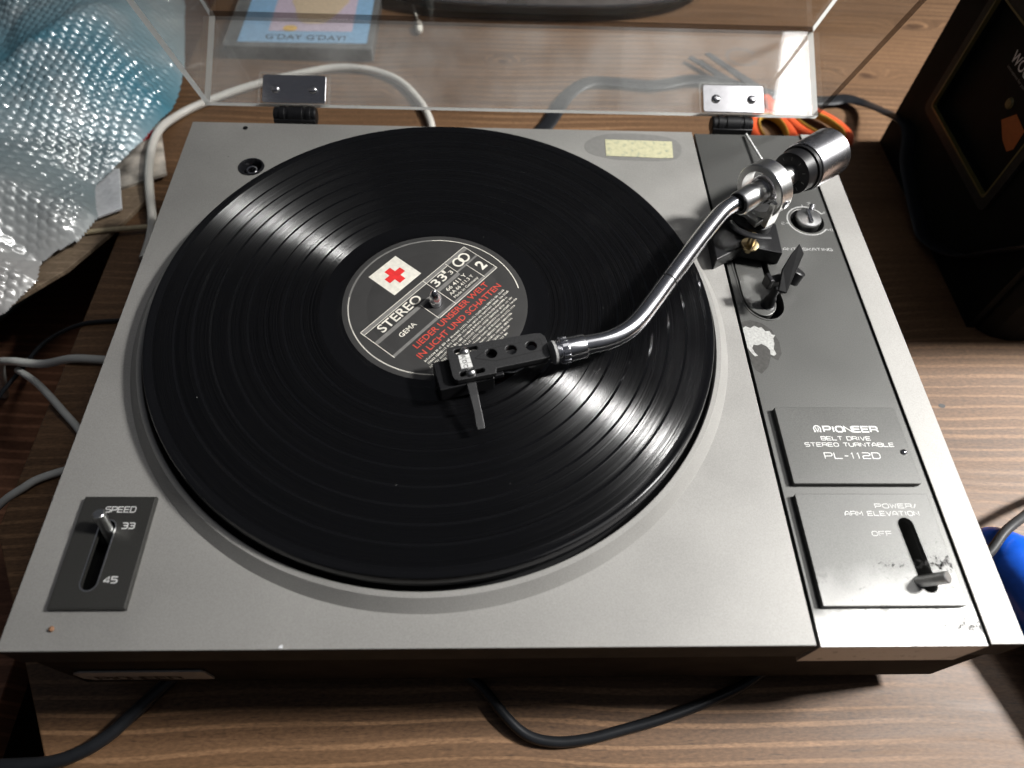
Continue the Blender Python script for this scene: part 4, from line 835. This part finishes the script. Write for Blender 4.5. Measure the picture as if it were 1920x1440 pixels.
cable('cable', [(20,150,-88),(-20,138,-89),(-65.2,122.3,-89),(-78.2,113.3,-89),(-94,104.6,-97),(-130,88,-130),(-200,70,-186)], 2.4, M['cablegrey'], 'lowest grey cable leaving the left side near the speed lever')
cable('cable', [(0,245,-89),(-65.9,242.3,-90),(-89,238.6,-92),(-112.5,231.3,-102),(-127.7,216,-112),(-150,190,-130),(-180,170,-186)], 1.5, M['cableblack'], 'thin black cable above the pale grey cables at the left')
cable('cable', [(-150,305,-80),(-131,316,-84),(-100,325,-85.8),(-62,332,-87),(-20,340,-89)], 2.0, M['cabletan'], 'thin tan cable lying below the bubble wrap edge')
cable('cable', [(450,40,-64),(470,54,-62),(481.9,62.3,-59),(494,73.2,-58),(512.9,84.5,-62),(560,110,-78),(640,130,-88),(760,140,-88.5)], 2.6, M['cabledark'], 'dark grey cable crossing over the blue handle at the right')

# ------------------------------------------------------------------ blue handle (right front)
bh = B(); path = smooth([(490,76,-79),(497,70,-76),(504,52,-72),(511,28,-71),(519,0,-72),(528,-40,-75)], 8)
rad = [6+14*min(1, (i/len(path))*3.2)-3*(i/len(path)) for i in range(len(path))]
rad[0] = 2
bh.tube(path, rad, 24, up=(0,0,1), rz=None)
for i_, v in enumerate(bh.v): bh.v[i_] = (v[0], v[1], max(v[2], TZ+0.2))
tag(obj('plastic_handle', bh, M['blue']), 'bright blue glossy plastic tool handle beside the front right corner of the turntable', 'handle')

# ------------------------------------------------------------------ scissors behind the right hinge
SC = thing('scissors', 'orange handled scissors lying on the table behind the right hinge', 'scissors', (474,480,TZ))
def loop(cx, cy, rx, ry, rot, t, name, m, z=-86):
    pts = [(cx+rx*math.cos(a)*math.cos(rot)-ry*math.sin(a)*math.sin(rot), cy+rx*math.cos(a)*math.sin(rot)+ry*math.sin(a)*math.cos(rot), z) for a in [2*math.pi*i/28 for i in range(29)]]
    return B().tube(pts, t, 12, up=(0,0,1), rz=3.6)
l1 = obj('handle_loop', loop(457,462,17,27,0.05,5.2,'',None), M['orange'], SC); obj('loop_lining', loop(457,462,12,22,0.05,1.6,'',None,-85), M['amber'], l1)
l2 = obj('handle_loop', loop(500,470,17,31,0.75,5.0,'',None,-84.6), M['orange'], SC); obj('loop_lining', loop(500,470,12.4,26,0.75,1.8,'',None,-83.6), M['amber'], l2)
obj('shank', B().tube([(482,486,-86),(472,497,-86),(458,510,-86.5)], [6,6,5], 12, up=(0,0,1), rz=2.6), M['orange'], SC)
obj('shank', B().tube([(461,488,-84),(464,498,-85),(462,514,-86)], [6,6,5], 12, up=(0,0,1), rz=2.6), M['orange'], SC)
obj('blade', B().prism([(452,507),(462,513),(402,578),(398,575)], -87.5, -85.9), M['cabledark'], SC)
obj('blade', B().prism([(462,508),(470,516),(420,582),(415,580)], -85.7, -84.2), M['cabledark'], SC)

# ------------------------------------------------------------------ cassette behind the left hinge
K = thing('cassette_case', 'cassette in a clear case with sky blue sleeve reading G DAY G DAY', 'cassette', (20,620,TZ))
case = obj('case', plate([rrect(-50,563.5,90,676,2)], TZ+0.2, TZ+13, 0.6), M['tapecase'], K)
obj('sleeve', B().prism([(-38,570.5),(84,573),(84,670),(-38,668)], TZ+13.02, TZ+13.3), M['tapeblue'], K)
obj('picture', B().prism([(-12,590),(68,592),(68,664),(-12,662)], TZ+13.32, TZ+13.5), M['lilac'], K)
obj('face_shape', B().prism([(p.x,p.y) for p in smooth([(14,610,0),(22,604,0),(38,605,0),(44,612,0),(54,632,0),(56,652,0),(6,650,0),(8,630,0)],6,True)], TZ+13.52, TZ+13.7), M['beige'], K)
obj('yellow_spot', B().prism([(8+7*math.cos(a*math.pi/10), 595+5*math.sin(a*math.pi/10)) for a in range(20)], TZ+13.52, TZ+13.8), M['yellow'], K)
obj('lettering', text("G'DAY G'DAY!", 11.5, -13, 576.5, TZ+13.4, ext=0.1, fit=76), M['blackprint'], K)
fr_ = plate([rrect(-50.4,562.8,90.4,676.4,2.4), rrect(-39,569.5,85,669.5,1)], TZ+13.0, TZ+14.6, 0.3)
obj('case_lid', fr_, M['acrylic'], K)

# ------------------------------------------------------------------ clear oval dish behind
D = thing('oval_dish', 'shallow glassy oval dish with silver rim at the back of the table', 'dish', (300,740,TZ))
def oval(b, prof, cx, cy, kx, ky, seg=96):
    vs = []; fs = []; n = len(prof)
    for i in range(seg):
        t = 2*math.pi*i/seg; c_, s_ = math.cos(t), math.sin(t); c_ = math.copysign(abs(c_)**0.72, c_); s_ = math.copysign(abs(s_)**0.72, s_)
        for r, h in prof: vs.append((cx+kx*r*c_, cy+ky*r*s_, h))
    for i in range(seg):
        j = (i+1)%seg
        for q in range(n-1): fs.append((i*n+q, j*n+q, j*n+q+1, i*n+q+1))
    return b.add(vs, fs, True)
obj('bowl', oval(B(), [(0.01,TZ+1.5),(0.80,TZ+1.5),(0.90,TZ+5),(0.97,TZ+15),(1.0,TZ+16)], 246,752,204,110), simple('smoked_glass', (0.10,0.09,0.085), 0.12, spec=0.8, var=0.4, nscale=30), D)
obj('underside', oval(B(), [(1.0,TZ+16),(0.99,TZ+14),(0.93,TZ+3),(0.84,TZ+0.2)], 246,752,204,110), M['matteblack'], D)  # matte black puts the shade under the dish into its colour
obj('rim', oval(B(), [(0.97,TZ+15.2),(0.985,TZ+17.2),(1.01,TZ+17.2),(1.015,TZ+15.5)], 246,752,204,110), M['chrome'], D)
# swab / tag on a string
TG = thing('pull_cord', 'small white tassel on a thin cord lying beside the cassette', 'cord', (131,622,TZ))
obj('tassel', B().lathe([(0.5,0),(2.4,1),(3.6,5),(3.9,12),(3.4,16),(1.6,18.5),(0.6,19)], (131.5,610,TZ+4.1), (-0.1,1,0), 24, True, True), M['cream'], TG)
obj('cord', B().tube(smooth([(129.6,629,TZ+4),(125,650,TZ+1.6),(118,690,TZ+1.4),(120,740,TZ+1.4)],6), 1.0, 8), M['cream'], TG)

# ------------------------------------------------------------------ black speaker at the right
S = thing('speaker_box', 'tall black speaker box with recessed front panel at the right of the turntable', 'speaker', (700,350,TZ))
XB = 558.0
def yz(b, x0, x1):   # polygon given as (y,z) prism -> extruded along x
    b.v = [(x0+(z)*(x1-x0), x, y) for x, y, z in b.v]; return b
body = plate([rrect(233,-0.0,460,0.1,0.01)], 0, 1) if False else None
ft = [(XB+24,233.5),(XB+9,237),(XB+2,245),(XB,256),(XB,460),(XB+330,460),(XB+330,233.5)]
win = (312.5, 416.5, -24.0, 62.0)      # y0,y1,z0,z1 of the framed recess
TOPZ = 84
obj('cabinet', B().prism([(XB+6,244),(XB+14,237),(XB+26,233.5),(XB+330,233.5),(XB+330,459.5),(XB+6,459.5)], TZ+0.1, TOPZ), M['speaker'], S, bevel=1.2)
bf = plate([[(y, z) for y, z in [(246,TZ+0.1),(460,TZ+0.1),(460,TOPZ),(246,TOPZ)]], rrect(*[win[0],win[2],win[1],win[3]],3)], 0, 1, 0.0)
bf.v = [(XB+(1-z)*5.9, x, y) for x, y, z in bf.v]; obj('front_board', bf, M['speaker'], S)
fr2 = plate([rrect(win[0]-9,win[2]-9,win[1]+9,win[3]+9,6), rrect(win[0]-2,win[2]-2,win[1]+2,win[3]+2,3)], 0, 1, 0.0); fr2.v = [(XB-3.0*z-0.02, x, y) for x, y, z in fr2.v]; obj('panel_frame', fr2, M['speaker2'], S, bevel=0.8)
gl_ = plate([rrect(win[0]-2,win[2]-2,win[1]+2,win[3]+2,3), rrect(win[0]-0.6,win[2]-0.6,win[1]+0.6,win[3]+0.6,3)], 0, 1); gl_.v = [(XB-3.3*z, x, y) for x, y, z in gl_.v]; obj('gold_trim', gl_, M['gold'], S)
wx = text('WOOX', 11, 0, 0, 0, ext=0.02, fit=32, bold=0.05); wx.v = [(XB+5.7-z, 381-x, 37.0+y) for x, y, z in wx.v]; wx.f = [f[::-1] for f in wx.f]; obj('lettering', wx, M['white'], S)
sm_ = text('innovations for you', 3, 0, 0, 0, ext=0.02, fit=27); sm_.v = [(XB+5.7-z, 379.5-x, 32.5+y) for x, y, z in sm_.v]; sm_.f = [f[::-1] for f in sm_.f]; obj('small_lettering', sm_, M['dimprint'], S)
ob = B().add([(XB+5.6,353,9),(XB+5.6,344,20),(XB+5.6,328,18),(XB+5.6,326,5),(XB+5.6,330,0),(XB+5.6,340,2)], [(0,1,2,3,4,5)]); obj('orange_patch', ob, M['speakerorange'], S)
obj('amber_spot', B().lathe([(4,0),(3,1.2),(0.1,1.4)], (XB+5.8,356,20), (-1,0,0), 16), M['gold'], S)

# ------------------------------------------------------------------ paper things at the left back
tag(obj('magazine', B().prism([(-122,436),(-84,458),(-62,392),(-96,372)], TZ+4.1, TZ+6.5), simple('magazine_cover', (0.42,0.38,0.33), 0.4, var=0.9, nscale=60)), 'printed magazine with red band under the bubble wrap corner', 'magazine')
mg = bpy.data.objects['magazine']; ORG['magazine'] = ORG['magazine']
obj('red_band', B().prism([(-117,428),(-84,448),(-81,438),(-113,418)], TZ+6.55, TZ+6.8), simple('red_ink', (0.45,0.03,0.03), 0.4), mg)
tag(obj('paper_sheet', B().prism([(-132,392),(-99,394),(-84,348),(-118,326)], TZ+6.9, TZ+9), M['paper'], bevel=0.5), 'white folded paper poking out below the bubble wrap', 'paper')

# ------------------------------------------------------------------ bubble wrapped parcel
BUB = [(-82,540),(-76,470),(-86,425),(-100,390),(-110,372),(-97,336),(-104,312),(-125,290),(-121,272),(-134,246),(-165,222),(-240,190),(-420,190),(-430,760),(-150,760),(-104,640)]
def bubble_sheet():
    out = BUB
    import mathutils.geometry as mg_
    nx, ny = 400, 560; x0, x1, y0, y1 = -430, -58, 150, 760
    X, Y = np.meshgrid(np.linspace(x0, x1, nx), np.linspace(y0, y1, ny))
    # inside test + distance to the outline
    P = np.array(out, float); inside = np.zeros(X.shape, bool); dist = np.full(X.shape, 1e9)
    for i in range(len(P)):
        a, b = P[i], P[(i+1) % len(P)]
        c = ((a[1] > Y) != (b[1] > Y)) & (X < (b[0]-a[0])*(Y-a[1])/(b[1]-a[1]+1e-12)+a[0]); inside ^= c
        t = np.clip(((X-a[0])*(b[0]-a[0])+(Y-a[1])*(b[1]-a[1]))/((b-a)@(b-a)), 0, 1)
        dist = np.minimum(dist, np.hypot(X-a[0]-t*(b[0]-a[0]), Y-a[1]-t*(b[1]-a[1])))
    e = np.clip(dist/75, 0, 1); Zb = -86 + 52*np.sin(e*np.pi/2)
    rng = np.random.RandomState(4)
    for _ in range(26):     # folds
        cx, cy, a = rng.uniform(x0, x1), rng.uniform(y0, y1), rng.uniform(0.9, 2.2); wd = rng.uniform(6, 22); ln = rng.uniform(50, 170); h = rng.uniform(-9, 9)
        u = (X-cx)*np.cos(a)+(Y-cy)*np.sin(a); v = -(X-cx)*np.sin(a)+(Y-cy)*np.cos(a); Zb += h*np.exp(-(v/wd)**2-(u/ln)**2)
    # bubbles: hexagonal rows of domes, direction turned a little and warped by the folds
    ang = 0.45; U = (X*np.cos(ang)+Y*np.sin(ang)) + 0.15*Zb; V = (-X*np.sin(ang)+Y*np.cos(ang)) + 0.1*Zb
    pt = 6.8; row = np.round(V/(pt*0.866)); cu = (np.round(U/pt - 0.5*(row % 2)) + 0.5*(row % 2))*pt; cv = row*pt*0.866
    rr = np.hypot(U-cu, V-cv); Zb += 1.8*np.sqrt(np.clip(1-(rr/3.0)**2, 0, 1)) * (1+0.25*np.sin(row*12.9+cu*0.7)) * np.clip((dist-2)/7, 0, 1) * np.clip(0.75 + 0.55*np.sin(X/31.0+1.3*np.sin(Y/47.0)) * np.cos(Y/39.0+0.8), 0.18, 1.15)
    Zb += rng.normal(0, 0.12, Zb.shape)
    idx = -np.ones(X.shape, int); idx[inside] = np.arange(inside.sum())
    vs = np.stack([X[inside], Y[inside], Zb[inside]], -1)
    q = np.stack([idx[:-1,:-1], idx[:-1,1:], idx[1:,1:], idx[1:,:-1]], -1).reshape(-1, 4); q = q[(q >= 0).all(1)]
    b = B(); b.v = vs.tolist(); b.f = [tuple(f) for f in q.tolist()]; b.sm = [True]*len(b.f); return b
BW = thing('bubble_wrapped_parcel', 'blue and clear bubble wrap parcel heaped at the back left beside the turntable', 'parcel', (-240,450,-190))
obj('bubble_film', bubble_sheet(), M['bubble'], BW, origin=(0,0,0))
inner = B().prism([(-190,330),(-170,360),(-165,400),(-150,450),(-150,600),(-200,740),(-420,740),(-420,230),(-250,230)], -171.5, -105)
obj('parcel_core', inner, simple('parcel_card', (0.12,0.16,0.18), 0.6), BW, bevel=6)

# ------------------------------------------------------------------ crumbs on the deck
tag(obj('crumb', B().lathe([(0.1,0.05),(1.0,0.4),(1.1,1.2),(0.5,1.9),(0.05,2.0)], (19.8,8.8,0), (0.2,0,1), 9), simple('orange_crumb', (0.28,0.14,0.07), 0.6)), 'tiny orange brown crumb near the front left corner of the grey deck', 'crumb')
tag(obj('paint_chip', B().prism([(114.6,0.5),(116.6,0.4),(116.2,2.0),(115.2,1.6)], 0.03, 0.5), M['paper']), 'tiny white flake on the front edge of the grey deck', 'flake')
